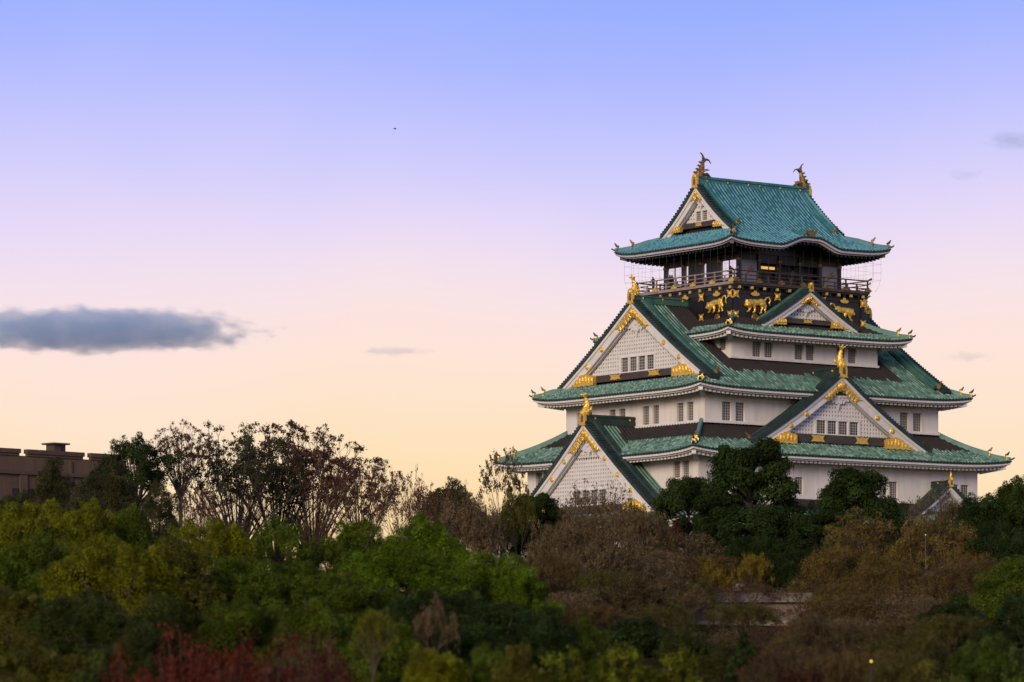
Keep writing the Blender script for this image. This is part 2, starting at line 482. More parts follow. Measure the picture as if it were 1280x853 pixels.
class Tier:
    """one roof: eave half sizes A (along x), B (along y), height of the tile edge, corner lift, profile of the slope"""

    def __init__(s, name, A, B, ze, lift, run, ztop, curve=0.3, tile='tile_green', ridge='ridge_green', bumpfn=None, dark=None, black=False):
        s.name, s.A, s.B, s.ze, s.lift, s.run, s.ztop, s.curve = name, A, B, ze, lift, run, ztop, curve
        s.tile, s.ridge, s.bumpfn, s.dark, s.black = tile, ridge, bumpfn, dark, black

    def SD(s, k):
        return (s.A, s.B) if k % 2 == 0 else (s.B, s.A)

    def zt(s, t):
        H = s.ztop - s.ze
        return s.ztop - H * ((1 + s.curve) * t - s.curve * t * t)

    def z(s, k, a, t):
        S, D = s.SD(k)
        z = s.zt(t) + s.lift * (abs(a) / S) ** 7 * max(0, t) ** 2
        if s.bumpfn and k == 0:
            z += s.bumpfn(a) * max(0, (t - .1) / .9) ** 1.5
        return z

    def pos(s, k):
        S, D = s.SD(k)
        return lambda a, t, h: (a, D - s.run * (1 - t), s.z(k, a, t) + h)

    def skirt(s, mb, k):
        S, D = s.SD(k); ins = S - s.run
        mb.xf = side(k)
        dk = None
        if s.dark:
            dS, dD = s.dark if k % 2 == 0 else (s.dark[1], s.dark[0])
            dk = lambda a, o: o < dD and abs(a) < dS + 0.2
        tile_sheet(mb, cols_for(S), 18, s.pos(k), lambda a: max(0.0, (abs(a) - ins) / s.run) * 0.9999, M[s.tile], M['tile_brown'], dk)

    def eaves(s, parent, wallS, wallD):
        mb = MB()
        fas, teeth = (M['grey_trim'], M['black']) if s.black else (M['plaster_trim'], M['plaster_trim'])
        sof = M['black'] if s.black else M['plaster']
        for k in range(4):
            S, D = s.SD(k); W = wallD if k % 2 == 0 else wallS
            mb.xf = side(k)
            n = 60
            ss = [-S + 2 * S * i / n for i in range(n + 1)]
            e = lambda a: s.z(k, max(-S, min(S, a)), 1)
            # fascia in two steps, mitred at the corners
            for dep, z0, z1, th in ((0.10, -0.15, -0.40, 0.18), (0.36, -0.40, -0.55, 0.2)):
                vs = []
                for a in ss:
                    for (dd, zz) in ((dep, z0), (dep, z1), (dep + th, z1), (dep + th, z0)):
                        am = a * (S - dd) / S
                        vs.append((am, D - dd, e(a) + zz))
                mb.add(vs, [(i * 4 + j, i * 4 + (j + 1) % 4, (i + 1) * 4 + (j + 1) % 4, (i + 1) * 4 + j) for i in range(n) for j in range(4)], fas)
            # soffit
            vs = []
            for a in ss:
                vs += [(a * (S - .5) / S, D - .5, e(a) - .42), (a * (S - (D - W)) / S, W - .1, s.ze - .42 + 0.18 * (D - W))]
            mb.add(vs, [(2 * i, 2 * i + 1, 2 * i + 3, 2 * i + 2) for i in range(n)], sof)
            # rafter ends
            m = int((2 * S - 1.4) / 0.56)
            for i in range(m + 1):
                a = -(S - .75) + 2 * (S - .75) * i / m
                z = e(a) - .42; o0 = D - .62; o1 = max(W, D - 2.0, abs(a) * 0 + W)
                if abs(a) > S - (D - W): o1 = max(o1, D - (S - abs(a)) + .2)
                if o1 > o0 - .2: continue
                zi = z + 0.18 * (o0 - o1)
                vs = [(a - .14, o0, z), (a + .14, o0, z), (a + .14, o0, z - .36), (a - .14, o0, z - .36),
                      (a - .14, o1, zi), (a + .14, o1, zi), (a + .14, o1, zi - .36), (a - .14, o1, zi - .36)]
                mb.add(vs, [(0, 1, 2, 3), (7, 6, 5, 4), (0, 4, 5, 1), (1, 5, 6, 2), (2, 6, 7, 3), (3, 7, 4, 0)], teeth)
        # corner beams
        mb.xf = None
        for sx in (-1, 1):
            for sy in (-1, 1):
                p0 = Vector((sx * (s.A - 2.4), sy * (s.B - 2.4), s.ze - .62)); p1 = Vector((sx * (s.A - .45), sy * (s.B - .45), s.ze + s.lift - .62))
                sd_ = Vector((sx, -sy, 0)).normalized()
                mb.sweep([p0, p1], sd_, Vector((0, 0, 1)), [(-.22, -.3), (.22, -.3), (.22, .18), (-.22, .18)], teeth)
        return sub(mb, 'eave', parent)

    def hips(s, parent, frac=0.70, t_from=0.0, hh=.42, ramp=False):
        rm = M['hip_blue' if 'blue' in s.ridge else 'hip_green']
        for sx in (-1, 1):
            for sy in (-1, 1):
                P = lambda t: Vector((sx * (s.A - s.run * (1 - t)), sy * (s.B - s.run * (1 - t)), s.zt(t) + s.lift * t * t * (1 - .25 * (1 - t)) + .05))
                sdv = Vector((sx, -sy, 0)).normalized(); up = Vector((0, 0, 1)); out = Vector((sx, sy, 0)).normalized()
                mb = MB()
                prof = lambda h, w: [(-w, -.15), (w, -.15), (w, h * .7), (w * .6, h), (-w * .6, h), (-w, h * .7)]
                n = 10
                mb.sweep([P(lerp(t_from, frac, i / n)) for i in range(n + 1)], sdv, up, (lambda t: prof(hh * (min(1, .25 + t * 1.6) if ramp else 1), .20)), rm)
                low = [P(lerp(frac - .03, .985, i / n)) for i in range(n + 1)]
                mb.sweep(low, sdv, up, prof(.28, .16), rm)
                e = P(1.0)
                # upturned tile at the tip
                mb.sweep([e - out * .25 + up * .1, e + out * .08 + up * .15, e + out * .30 + up * .28], sdv, up,
                         lambda t: [(-.15 * (1 - t) - .03, -.12), (.15 * (1 - t) + .03, -.12), (.15 * (1 - t) + .03, .05), (-.15 * (1 - t) - .03, .05)], M['ridge_dark'])
                h = sub(mb, 'hip_ridge', parent)
                for t, sc_ in ((frac, .85), (.93, .7)):
                    c = P(t)
                    g = MB()
                    up0 = .3 if t < .9 else .25
                    for (a, b, r) in ((0, up0, (.24, .24, .26)),):
                        pass
                    def shp(pts, th, mat):
                        vs = [tuple(c + sdv * a * sc_ + up * b * sc_ + out * .10) for a, b in pts] + [tuple(c + sdv * a * sc_ + up * b * sc_ - out * th) for a, b in pts]
                        m_ = len(pts)
                        g.add(vs, [tuple(range(m_)), tuple(range(2 * m_ - 1, m_ - 1, -1))] + [(i, m_ + i, m_ + (i + 1) % m_, (i + 1) % m_) for i in range(m_)], mat)
                    shp([(-.34, -.05), (.34, -.05), (.40, .2), (.24, .34), (.2, .56), (0, .66), (-.2, .56), (-.24, .34), (-.40, .2)], .05, M['gold'] if s.name != 'top' else M['old_gold'])
                    q = c + up * .55 * sc_
                    g.tube([q - out * .15, q + out * .12 + up * .16, q + out * .3 + up * .44], [.13, .12, .05], M['ridge_dark'] if t > .9 else M['old_gold'], 6)
                    sub(g, 'corner_ornament', parent)


def rect_wall(mb, k, S, D, z0, z1, holes, mat, reveal=0.28):
    """wall face with real openings; holes = (s0, s1, z0, z1)"""
    mb.xf = side(k)
    xs = sorted(set([-S, S] + [h[0] for h in holes] + [h[1] for h in holes]))
    zs = sorted(set([z0, z1] + [h[2] for h in holes] + [h[3] for h in holes]))
    for i in range(len(xs) - 1):
        for j in range(len(zs) - 1):
            cx, cz = (xs[i] + xs[i + 1]) / 2, (zs[j] + zs[j + 1]) / 2
            if any(h[0] < cx < h[1] and h[2] < cz < h[3] for h in holes):
                continue
            mb.add([(xs[i], D, zs[j]), (xs[i + 1], D, zs[j]), (xs[i + 1], D, zs[j + 1]), (xs[i], D, zs[j + 1])], [(0, 1, 2, 3)], mat)
    for h in holes:
        a, b, c, d = h; o = D - reveal
        mb.add([(a, D, c), (b, D, c), (b, D, d), (a, D, d), (a, o, c), (b, o, c), (b, o, d), (a, o, d)],
               [(0, 4, 5, 1), (1, 5, 6, 2), (2, 6, 7, 3), (3, 7, 4, 0)], mat)


def window(parent, k, D, h, nv=3, nh=6, reveal=0.2, name='window'):
    mb = MB(side(k)); a, b, c, d = h
    mb.add([(a, D - reveal - .06, c), (b, D - reveal - .06, c), (b, D - reveal - .06, d), (a, D - reveal - .06, d)], [(0, 1, 2, 3)], M['pane'])
    w = .055
    for i in range(1, nv + 1):
        s = lerp(a, b, i / (nv + 1)); mb.box(s - w / 2, s + w / 2, D - reveal - .04, D - reveal + .02, c, d, M['muntin'])
    for i in range(1, nh + 1):
        z = lerp(c, d, i / (nh + 1)); mb.box(a, b, D - reveal - .035, D - reveal + .012, z - w / 2, z + w / 2, M['muntin'])
    return sub(mb, name, parent)


def body(S, D, z0, z1, holesR, holesL, lip=True, mat='plaster', wname='wall', holesB=(), winparent=None):
    mb = MB(); hs = {0: holesR, 1: holesL, 2: holesR, 3: holesL}
    for k in range(4):
        rect_wall(mb, k, S if k % 2 == 0 else D, D if k % 2 == 0 else S, z0, z1, hs[k], M[mat])
        if lip:
            a, b = (S, D) if k % 2 == 0 else (D, S)
            mb.box(-a - .14 if k % 2 == 0 else -a, a + .14 if k % 2 == 0 else a, b + .002, b + .14, z0 - .02, z0 + .22, M['plaster_trim'])
    w = sub(mb, wname, keep)
    for k in range(4):
        for h in hs[k]:
            window(w, k, D if k % 2 == 0 else S, h)
    return w


# ---- gables
def gable(k, s0, w, za, zf, o, oin, dormer=True, curve=0.18, c_tile='tile_green', c_ridge='ridge_green', c_verge='ridge_dark', nwin=4, winh=1.3, winw=1.0,
          board=1.15, fin='fish', studs=(.42, .6), beam_h=.75, gold=True, ridge_h=.85, black_wall=False, lat='square', oldgold=False, dark_in=None, parent=None, ridge_in=None, foot=1.0, wzoff=.12, rise=0.0, fsc=1.0):
    """a triangular gable in the side frame of face k; za/zf: height of the barge board's top edge at the apex and the foot"""
    X = side(k)
    H = za - zf
    G = M['old_gold'] if oldgold else M['gold']

    def cz(q):
        return za - H * ((1 + curve) * q - curve * q * q)

    def cp(sg, q, oo, n_off=0.0):
        e = 1e-3
        tz = (cz(q + e) - cz(q)) / (e * w)
        nl = math.hypot(tz, 1)
        return (s0 + sg * (q * w + n_off * (-tz) / nl), oo, cz(q) + n_off / nl)

    def nrm(sg, q):
        e = 1e-3; tz = (cz(q + e) - cz(q)) / (e * w); nl = math.hypot(tz, 1)
        return (sg * -tz / nl, 0, 1 / nl)

    # wall with lattice
    wo = o - .75
    bz = zf + .35 + rise + beam_h      # top of the beam
    inb = board * .92
    mb = MB(X)

    def half(z):               # half width of the wall field at height z
        for i in range(400):
            q = i / 399
            if cz(q) - board * 1.15 <= z:
                return q * w
        return w
    zt = cz(0) - board * 1.2
    zz = [lerp(zf, zt, i / 12) for i in range(13)]
    outl = [(s0 + half(z), z) for z in zz] + [(s0 - half(z), z) for z in reversed(zz)]
    mb.plate([(s0 + half(z) + .5, z) for z in zz] + [(s0 - half(z) - .5, z) for z in reversed(zz)], wo - .14, .12, M['dark_void'])
    wl, wr = -nwin * winw * .62, nwin * winw * .62
    wz0, wz1 = bz + wzoff, bz + wzoff + winh
    pitch = .40
    pm = M['plaster_trim']
    n = int(w / pitch)
    tb = .215
    for i in range(-n, n + 1):
        s = i * pitch
        zc = None
        q = abs(s) / w
        top = cz(q) - board * .9
        if top < bz + .05: continue
        z0 = wz1 if (nwin and wl < s < wr) else bz
        if top > z0 + .02:
            mb.box(s0 + s - tb / 2, s0 + s + tb / 2, wo - .14, wo, z0, top, pm)
    if lat == 'square':
        z = bz + pitch * .5
        while z < zt:
            hw = half(z) + .3
            segs = [(-hw, hw)]
            if nwin and wz0 - .15 < z < wz1 + .1: segs = [(-hw, wl), (wr, hw)]
            for a, b in segs:
                if b > a: mb.box(s0 + a, s0 + b, wo - .13, wo - .012, z - tb / 2, z + tb / 2, pm)
            z += pitch
    g = sub(mb, 'gable', parent or keep)
    P = g
    if nwin:
        mb = MB(X)
        fr = M['plaster_trim']
        mb.box(s0 + wl - .12, s0 + wr + .12, wo - .02, wo + .10, wz1, wz1 + .16, fr)
        mb.box(s0 + wl - .12, s0 + wr + .12, wo - .02, wo + .10, wz0 - .12, wz0, fr)
        step = (wr - wl) / nwin
        for i in range(nwin + 1):
            s = s0 + wl + i * step
            mb.box(s - .12, s + .12, wo - .12, wo + .09, wz0, wz1, fr)
        sub(mb, 'window_frame', P)
        for i in range(nwin):
            window(P, k, wo + .12, (s0 + wl + i * step + .12, s0 + wl + (i + 1) * step - .12, wz0, wz1), 3, 4)
    # beam
    if beam_h:
        mb = MB(X)
        hb = half(bz - beam_h * .5) + board * .5
        mb.box(s0 - hb, s0 + hb, wo - .1, wo + .42, bz - beam_h, bz - beam_h * .52, M['beam'])
        mb.box(s0 - hb + .3, s0 + hb - .3, wo - .1, wo + .30, bz - beam_h * .52 + .004, bz - .03, M['beam'])
        sub(mb, 'beam', P)
        if gold:
            for s in ((-.25, .25) if w > 7 else (0,)):
                mb = MB(X); c = s0 + s * w; a = .055 * w + .25; z0, z1 = bz - beam_h + .1, bz - .1
                zm = (z0 + z1) / 2
                mb.plate([(c - a, z0), (c - a * .5, z0 + .05), (c, z0), (c + a * .5, z0 + .05), (c + a, z0), (c + a * .72, zm), (c + a, z1), (c + a * .4, z1 - .06), (c, z1), (c - a * .4, z1 - .06), (c - a, z1), (c - a * .72, zm)], wo + .50, .07, G)
                sub(mb, 'gold_fitting', P)
    # barge boards
    nq = 26
    for sg in (-1, 1):
        mb = MB(X)
        qs = [lerp(0, 1.02, i / nq) for i in range(nq + 1)]

        def strip(o0, o1, b0, b1, mat, qa=0, qb=None):
            sel = [q for q in qs if q >= qa and (qb is None or q <= qb)]
            vs = []
            for q in sel:
                for oo, bb in ((o1, b0), (o1, b1), (o0, b1), (o0, b0)):
                    p = cp(sg, q, oo, bb)
                    if (p[0] - s0) * sg < 0:          # keep mitred on the centre line
                        zc_ = cz(0) + bb * 1.25
                        p = (s0, oo, zc_)
                    vs.append(p)
            m_ = len(sel)
            mb.add(vs, [(i * 4 + j, i * 4 + (j + 1) % 4, (i + 1) * 4 + (j + 1) % 4, (i + 1) * 4 + j) for i in range(m_ - 1) for j in range(4)] + [(3, 2, 1, 0), tuple((m_ - 1) * 4 + j for j in range(4))], mat)
        strip(o - .28, o - .02, -board, -.30, M['plaster_trim'])
        strip(o - .5, o + .12, -.30, -.02, M['plaster_trim'])
        strip(o - .62, o - .34, -board * 1.12, -board * .85, M['grey_trim'])
        sub(mb, 'bargeboard', P)
    # tiles over the verge, running ridge and side ridges
    mb = MB(X)
    for sg in (-1, 1):
        L_ = math.hypot(w, H)
        n = int(L_ / .40)
        for i in range(n):
            q = (i + .5) / n * .99
            nn = nrm(sg, q); tv = (nn[2] * sg, 0, -nn[0] * sg)
            base = cp(sg, q, o, .0)
            r = .15
            prof = [(-r, 0), (-r * .8, .14), (0, .22), (r * .8, .14), (r, 0)]
            vs = []
            for oo in (o + .25, o - .85):
                for a, b in prof:
                    vs.append((base[0] + tv[0] * a + nn[0] * (b + .26), oo, base[2] + tv[2] * a + nn[2] * (b + .26)))
            mb.add(vs, [(j, j + 1, 5 + j + 1, 5 + j) for j in range(4)] + [(4, 3, 2, 1, 0)], M[c_verge])
        qs = [lerp(0.0, 1.01, i / nq) for i in range(nq + 1)]
        pts = [cp(sg, q, o, 0) for q in qs]; ups = [nrm(sg, q) for q in qs]
        mb.sweep(pts, (0, 1, 0), ups, [(-.9, .0), (.24, .0), (.24, .30), (-.9, .30)], M[c_verge])
    if dormer:
        for sg in (-1, 1):
            n = max(2, int((o - .3 - oin) / PER)) * 6
            vs = []; nr = 12
            for i in range(n + 1):
                oo = lerp(o - .3, oin, i / n); h = bump(i)
                for r in range(nr + 1):
                    p = cp(sg, r / nr * foot, oo, .04 + h); vs.append((p[0] if (p[0] - s0) * sg > 0 else s0, oo, p[2]))
            ff, fd, fp = [], [], []
            for i in range(n):
                for r in range(nr):
                    a = i * (nr + 1) + r
                    oo = vs[a][1]
                    (fd if dark_in is not None and oo < dark_in + .2 * math.sin(r) else fp if i % 6 in (0, 1, 5) else ff).append((a, a + 1, a + nr + 2, a + nr + 1))
            mb.add(vs, ff, M[c_tile])
            mb.add(vs, fp, M['pan_green'])
            if fd: mb.add(vs, fd, M['tile_brown'])
    sub(mb, 'gable_roof', P)
    for sg in (-1, 1):
        mb = MB(X)
        qs = [lerp(0.015, .955, i / nq) for i in range(nq + 1)]
        ups = [nrm(sg, q) for q in qs]
        for oo, h, wd in ((o - .95, .5, .22), (o - 1.55, .36, .17)):
            pr = [(-wd, .0), (wd, .0), (wd, h * .7), (wd * .6, h), (-wd * .6, h), (-wd, h * .7)]
            mb.sweep([cp(sg, q, oo, .1) for q in qs], (0, 1, 0), ups, pr, M[c_ridge])
        sub(mb, 'side_ridge', P)
        if gold:
            mb = MB(X)
            p = cp(sg, .965, o - .95, .1)
            mb.blob((p[0], p[1], p[2] + .3), (.26, .26, .36), M['old_gold'], 8, 5)
            mb.tube([(p[0], p[1], p[2] + .45), (p[0] + sg * .2, p[1], p[2] + .62), (p[0] + sg * .5, p[1], p[2] + .95)], [.16, .14, .04], M['old_gold'])
            sub(mb, 'ridge_end_ornament', P)
    # main ridge
    if ridge_in is None: ridge_in = oin
    zr = za + .12
    mb = MB(X)
    pr = [(-.30, -.2), (.30, -.2), (.30, ridge_h * .34), (.24, ridge_h * .36), (.24, ridge_h * .68), (.34, ridge_h * .70), (.30, ridge_h * .88), (.12, ridge_h), (-.12, ridge_h), (-.30, ridge_h * .88), (-.34, ridge_h * .70), (-.24, ridge_h * .68), (-.24, ridge_h * .36), (-.30, ridge_h * .34)]
    n = 14
    pts = [(s0, lerp(o + .1, ridge_in, i / n), zr + .16 * (abs(i / n - .0) < .15) * (1 - (i / n) / .15)) for i in range(n + 1)]
    mb.sweep(pts, (1, 0, 0), (0, 0, 1), pr, M[c_ridge])
    m_ = max(1, int((o - ridge_in) / 2.2))
    for i in range(m_):
        oo = lerp(o - 1.2, ridge_in + .8, i / max(1, m_ - 1)) if m_ > 1 else o - 1.5
        for sg in (-1, 1):
            mb.blob((s0 + sg * .3, oo, zr + ridge_h * .52), (.07, .13, .13), M['gold'], 6, 4)
    sub(mb, 'main_ridge', P)
    finial(P, X, s0, o + .1, zr, ridge_h, fin, G, fsc)
    # gold work
    if gold:
        mb = MB(X)
        r_ = random.Random(int(w * 100) + k)
        qm = .235 if w > 6 else .21
        n = 22
        for sg in (-1, 1):
            vs = []
            for i in range(n + 1):
                q = qm * i / n
                jag = .10 * math.sin(i * 2.1) + r_.uniform(-.05, .05)
                inner = -board * (1.0 + .10 + jag * 1.6) if i < n - 1 else -board * .5
                outer = -.33 - (.08 * (1 + math.sin(i * 1.9)))
                for b, oo in ((outer, o + .06), (lerp(outer, inner, .35), o + .16), (lerp(outer, inner, .7), o + .10), (inner, o + .03)):
                    p = cp(sg, q, oo, b)
                    if (p[0] - s0) * sg < 0: p = (s0, oo, cz(0) + b * 1.25)
                    vs.append(p)
            mb.add(vs, [(i * 4 + j, i * 4 + j + 1, (i + 1) * 4 + j + 1, (i + 1) * 4 + j) for i in range(n) for j in range(3)], G)
        mb.disc(s0, o + .24, cz(0) - board * 1.0, board * .42, .2, G, 12, .1)
        mb.disc(s0, o + .34, cz(0) - board * 1.0, board * .2, .1, G, 8, .06)
        sub(mb, 'gold_apex_ornament', P)
        for sg in (-1, 1):
            mb = MB(X)
            n = 16; q0, q1 = .54, .86
            zlow = zf + .08 + rise; hmax = 1.25 * min(1, w / 11)
            topl, botl = [], []
            for i in range(n + 1):
                q = lerp(q0, q1, i / n)
                p = cp(sg, q, o, -board * .72)
                zt_ = min(p[2] + .10 * math.sin(i * 2.3), zlow + hmax * (.72 + .28 * min(1, i / 5)) + .07 * math.sin(i * 1.7))
                topl.append((p[0], max(zt_, zlow + .06))); botl.append((p[0], zlow + .05 * math.sin(i * 1.9)))
            out_ = topl + botl[::-1]
            if sg > 0: out_ = out_[::-1]
            mb.plate(out_, o + .10, .46, G)
            for i in range(1, n, 2):
                h_ = topl[i][1] - botl[i][1]
                if h_ > .25: mb.blob((topl[i][0], o + .10, botl[i][1] + h_ * .55), (.16, .09, h_ * .3), G, 7, 5)
            a0 = s0 + sg * w * .76
            if False: mb.plate([(a0, bz - beam_h + .06), (a0 + sg * .09 * w, bz - beam_h + .06), (a0 + sg * .09 * w, bz - .05), (a0 + sg * .04 * w, bz + .12), (a0 + sg * .01 * w, bz - .1), (a0 + sg * .02 * w, (bz * 2 - beam_h) / 2)], wo + .52, .07, G)
            sub(mb, 'gold_foot_ornament', P)
            for q in studs:
                mb = MB(X); p = cp(sg, q, o + .10, -board * .62)
                mb.disc(p[0], o + .10, p[2], .30 if w > 8 else .2, .12, G, 12, .08)
                sub(mb, 'gold_stud', P)
    # hanging plaster ornament below the apex
    mb = MB(X)
    u = board * .95; zc0 = cz(0) - board * 2.35
    pts = []
    for i in range(24):
        a = 2 * math.pi * i / 24
        rr = u * (.62 + .13 * math.cos(6 * a))
        pts.append((s0 + rr * math.cos(a), zc0 + rr * math.sin(a)))
    mb.plate(pts, wo + .30, .22, M['plaster_trim'])
    mb.disc(s0, wo + .42, zc0 + u * .15, u * .22, .12, M['plaster_trim'], 10, .05)
    for sg in (-1, 1):
        pts = [(s0 + sg * u * .3, zc0 + u * .35), (s0 + sg * u * .75, zc0 + u * .55), (s0 + sg * u * 1.15, zc0 + u * .15), (s0 + sg * u * 1.6, zc0 + u * .05), (s0 + sg * u * 1.5, zc0 - u * .35), (s0 + sg * u * 1.05, zc0 - u * .25), (s0 + sg * u * .8, zc0 - u * .6), (s0 + sg * u * .35, zc0 - u * .3)]
        if w > 6: mb.plate(pts, wo + .22, .15, M['plaster_trim'])
    mb.plate([(s0 - u * .22, zc0 - u * .5), (s0 + u * .22, zc0 - u * .5), (s0, zc0 - u * 1.25)], wo + .24, .15, M['plaster_trim'])
    sub(mb, 'plaster_pendant', P)
    return g


def finial(P, X, s0, o, zr, h, kind, G, fsc=1.0):
    # bell-shaped end tile
    mb = MB(X)
    sc_ = {'fish': 1.0, 'small': .62, 'plate': .62, 'top': .95}[kind]
    pts = [(-.62, -.35), (-.45, -.15), (-.48, .5), (-.40, .95), (-.22, 1.22), (0, 1.3), (.22, 1.22), (.40, .95), (.48, .5), (.45, -.15), (.62, -.35), (.2, -.25), (0, -.4), (-.2, -.25)]
    mb.plate([(s0 + a * sc_, zr + b * sc_) for a, b in pts], o + .22, .24, M['gold'])
    mb.plate([(s0 + a * sc_ * .45, zr + .1 * sc_ + b * sc_ * .5) for a, b in pts[1:10]], o + .232, .05, M['old_gold'])
    mb.disc(s0, o + .34, zr + .95 * sc_, .2 * sc_, .12, M['gold'], 8, .05)
    sub(mb, 'ridge_end_plate', P)
    if kind == 'plate':
        return
    if kind == 'small':
        mb = MB(X)
        mb.tube([(s0, o, zr + .75), (s0, o + .1, zr + 1.1), (s0, o + .05, zr + 1.4)], [.12, .1, .03], M['gold'])
        sub(mb, 'finial', P)
        return
    # fish with raised tail; head down on the ridge, facing out
    mb = MB(X)
    fm = M['old_gold'] if kind == 'top' else M['gold']
    b0 = zr + h + .0
    if kind == 'top':
        path = [(.25, -.1), (.15, .35), (-.15, .85), (-.35, 1.35), (-.48, 1.85), (-.62, 2.3)]
        rs = [.50, .52, .42, .32, .20, .11]
        oc = o - .6
        path = [(a * .74, b * .74) for a, b in path]; rs = [r * .86 for r in rs]
    else:
        path = [(.2, -.1), (.12, .3), (-.08, .75), (-.14, 1.2), (-.02, 1.6), (.12, 1.9)]
        rs = [.46, .48, .40, .32, .24, .14]
        oc = o - .35
        path = [(a * fsc, b * fsc) for a, b in path]; rs = [r * (.5 + .5 * fsc) for r in rs]
    mb.tube([(s0, oc + a, b0 + b) for a, b in path], rs, fm, 9)
    tip = (s0, oc + path[-1][0], b0 + path[-1][1])

    def fin_(pts, w0, w1):
        mb.sweep(pts, (1, 0, 0), (0, .5, .8), lambda t: [(-lerp(w0, w1, t), -lerp(.16, .03, t)), (lerp(w0, w1, t), -lerp(.16, .03, t)), (lerp(w0, w1, t), lerp(.16, .03, t)), (-lerp(w0, w1, t), lerp(.16, .03, t))], fm)
    if kind == 'top':
        fin_([tip, (s0, tip[1] + .04, tip[2] + .34), (s0, tip[1] + .25, tip[2] + .62), (s0, tip[1] + .45, tip[2] + .76)], .2, .07)
        fin_([(s0, tip[1] + .1, tip[2] - .15), (s0, tip[1] - .3, tip[2] + .12), (s0, tip[1] - .7, tip[2] + .05), (s0, tip[1] - .98, tip[2] - .28)], .2, .07)
        for i in range(1, 5):
            a, b = path[i]; r = rs[i]
            mb.tube([(s0, oc + a + r * .7, b0 + b), (s0, oc + a + r + .28, b0 + b + .12), (s0, oc + a + r + .42, b0 + b + .10)], [.13, .10, .03], fm)
        for sg in (-1, 1):
            mb.tube([(s0 + sg * .35, oc + .05, b0 + .4), (s0 + sg * .75, oc - .2, b0 + .6), (s0 + sg * .95, oc - .5, b0 + .55)], [.14, .12, .03], fm)
        mb.tube([(s0, oc - .4, b0 + .15), (s0, oc - .9, b0 + .25), (s0, oc - 1.5, b0 - .05)], [.22, .2, .06], fm)
    else:
        for dx in (-.35, 0, .35):
            mb.tube([tip, (s0 + dx * .6, tip[1] + .1, tip[2] + .28), (s0 + dx * 1.2, tip[1] + .3, tip[2] + .5 - abs(dx) * .5)], [.14, .13, .05], fm)
        for i in range(1, 5):
            a, b = path[i]; r = rs[i]
            mb.blob((s0, oc + a + r * .85, b0 + b), (.12, .18, .13), fm, 6, 4)
        for sg in (-1, 1):
            mb.tube([(s0 + sg * .3, oc, b0 + .3), (s0 + sg * .65, oc - .1, b0 + .5), (s0 + sg * .7, oc - .2, b0 + .8)], [.14, .12, .03], fm)
    sub(mb, 'roof_fish', P, smooth=False)


# ---- five tiers, from below
def kara(a):                                   # the curved bay in the top eave
    a = abs(a)
    return 0.98 * (0.5 + 0.5 * math.cos(math.pi * min(1, max(0, a - .7) / 3.7)))


tiers = {
    'first': Tier('first', 25.2, 20.4, 20.3, .5, 6.1, 23.1, .3, dark=(21.4, 16.6)),
    'second': Tier('second', 21.66, 16.8, 27.42, .5, 5.55, 30.62, .3, dark=(18.3, 13.85)),
    'fourth': Tier('fourth', 12.64, 11.27, 40.33, .45, 3.67, 42.1, .3, dark=(10.55, 9.35)),
}
win2L = [(10.35, 11.4, 24.95, 26.6), (11.8, 12.85, 24.95, 26.6)]
win2L = win2L + [(-b, -a, c, d) for a, b, c, d in win2L]
win2R = [(15.2, 16.3, 23.6, 25.3), (16.6, 17.75, 23.6, 25.3), (5.2, 6.3, 23.6, 25.3), (6.6, 7.7, 23.6, 25.3)]
win2R += [(-b, -a, c, d) for a, b, c, d in win2R]
win3R = [(-13.65, -12.45, 30.95, 32.85), (-11.88, -10.68, 30.95, 32.85), (10.5, 11.7, 30.95, 32.85), (12.36, 13.56, 30.95, 32.85)]
win3L = [(1.45, 2.5, 30.95, 32.85), (3.1, 4.15, 30.95, 32.85), (7.1, 8.15, 30.95, 32.85), (8.7, 9.75, 30.95, 32.85)]
win3L += [(-b, -a, c, d) for a, b, c, d in win3L]
win4R = [(-7.15, -6.0, 38.0, 39.55), (-5.55, -4.4, 38.0, 39.55), (-1.45, -.3, 38.0, 39.55), (.1, 1.25, 38.0, 39.55), (4.35, 5.5, 38.0, 39.55), (5.9, 7.05, 38.0, 39.55)]
win4L = [(6.6, 7.7, 38.6, 39.8), (-7.7, -6.6, 38.6, 39.8)]

# stone base, first wall
mb = MB()
vs = []
for z, e in ((BASE - .6, 4.2), (13.0, 2.9), (15.5, 1.9), (18.0, 1.2)):
    vs += [(sx * (21.3 + e), sy * (16.9 + e), z) for sx, sy in ((-1, -1), (1, -1), (1, 1), (-1, 1))]
mb.add(vs, [(4 * i + j, 4 * i + (j + 1) % 4, 4 * i + 4 + (j + 1) % 4, 4 * i + 4 + j) for i in range(3) for j in range(4)] + [(12, 13, 14, 15)], M['stone'])
sub(mb, 'stone_base', keep)
body(21.6, 17.2, 17.9, 20.9, [], [])
body(19.0, 14.35, 23.1, 27.9, win2R, win2L)
body(15.93, 11.6, 30.66, 34.7, win3R, win3L)
body(10.0, 8.61, 37.7, 40.9, win4R, win4L)
for nm, ws, wd in (('first', 21.6, 17.2), ('second', 19.0, 14.35), ('fourth', 10.0, 8.61)):
    T = tiers[nm]
    mb = MB()
    for k in range(4):
        T.skirt(mb, k)
    r = sub(mb, 'roof', keep)
    T.eaves(r, ws, wd)
    T.hips(r)


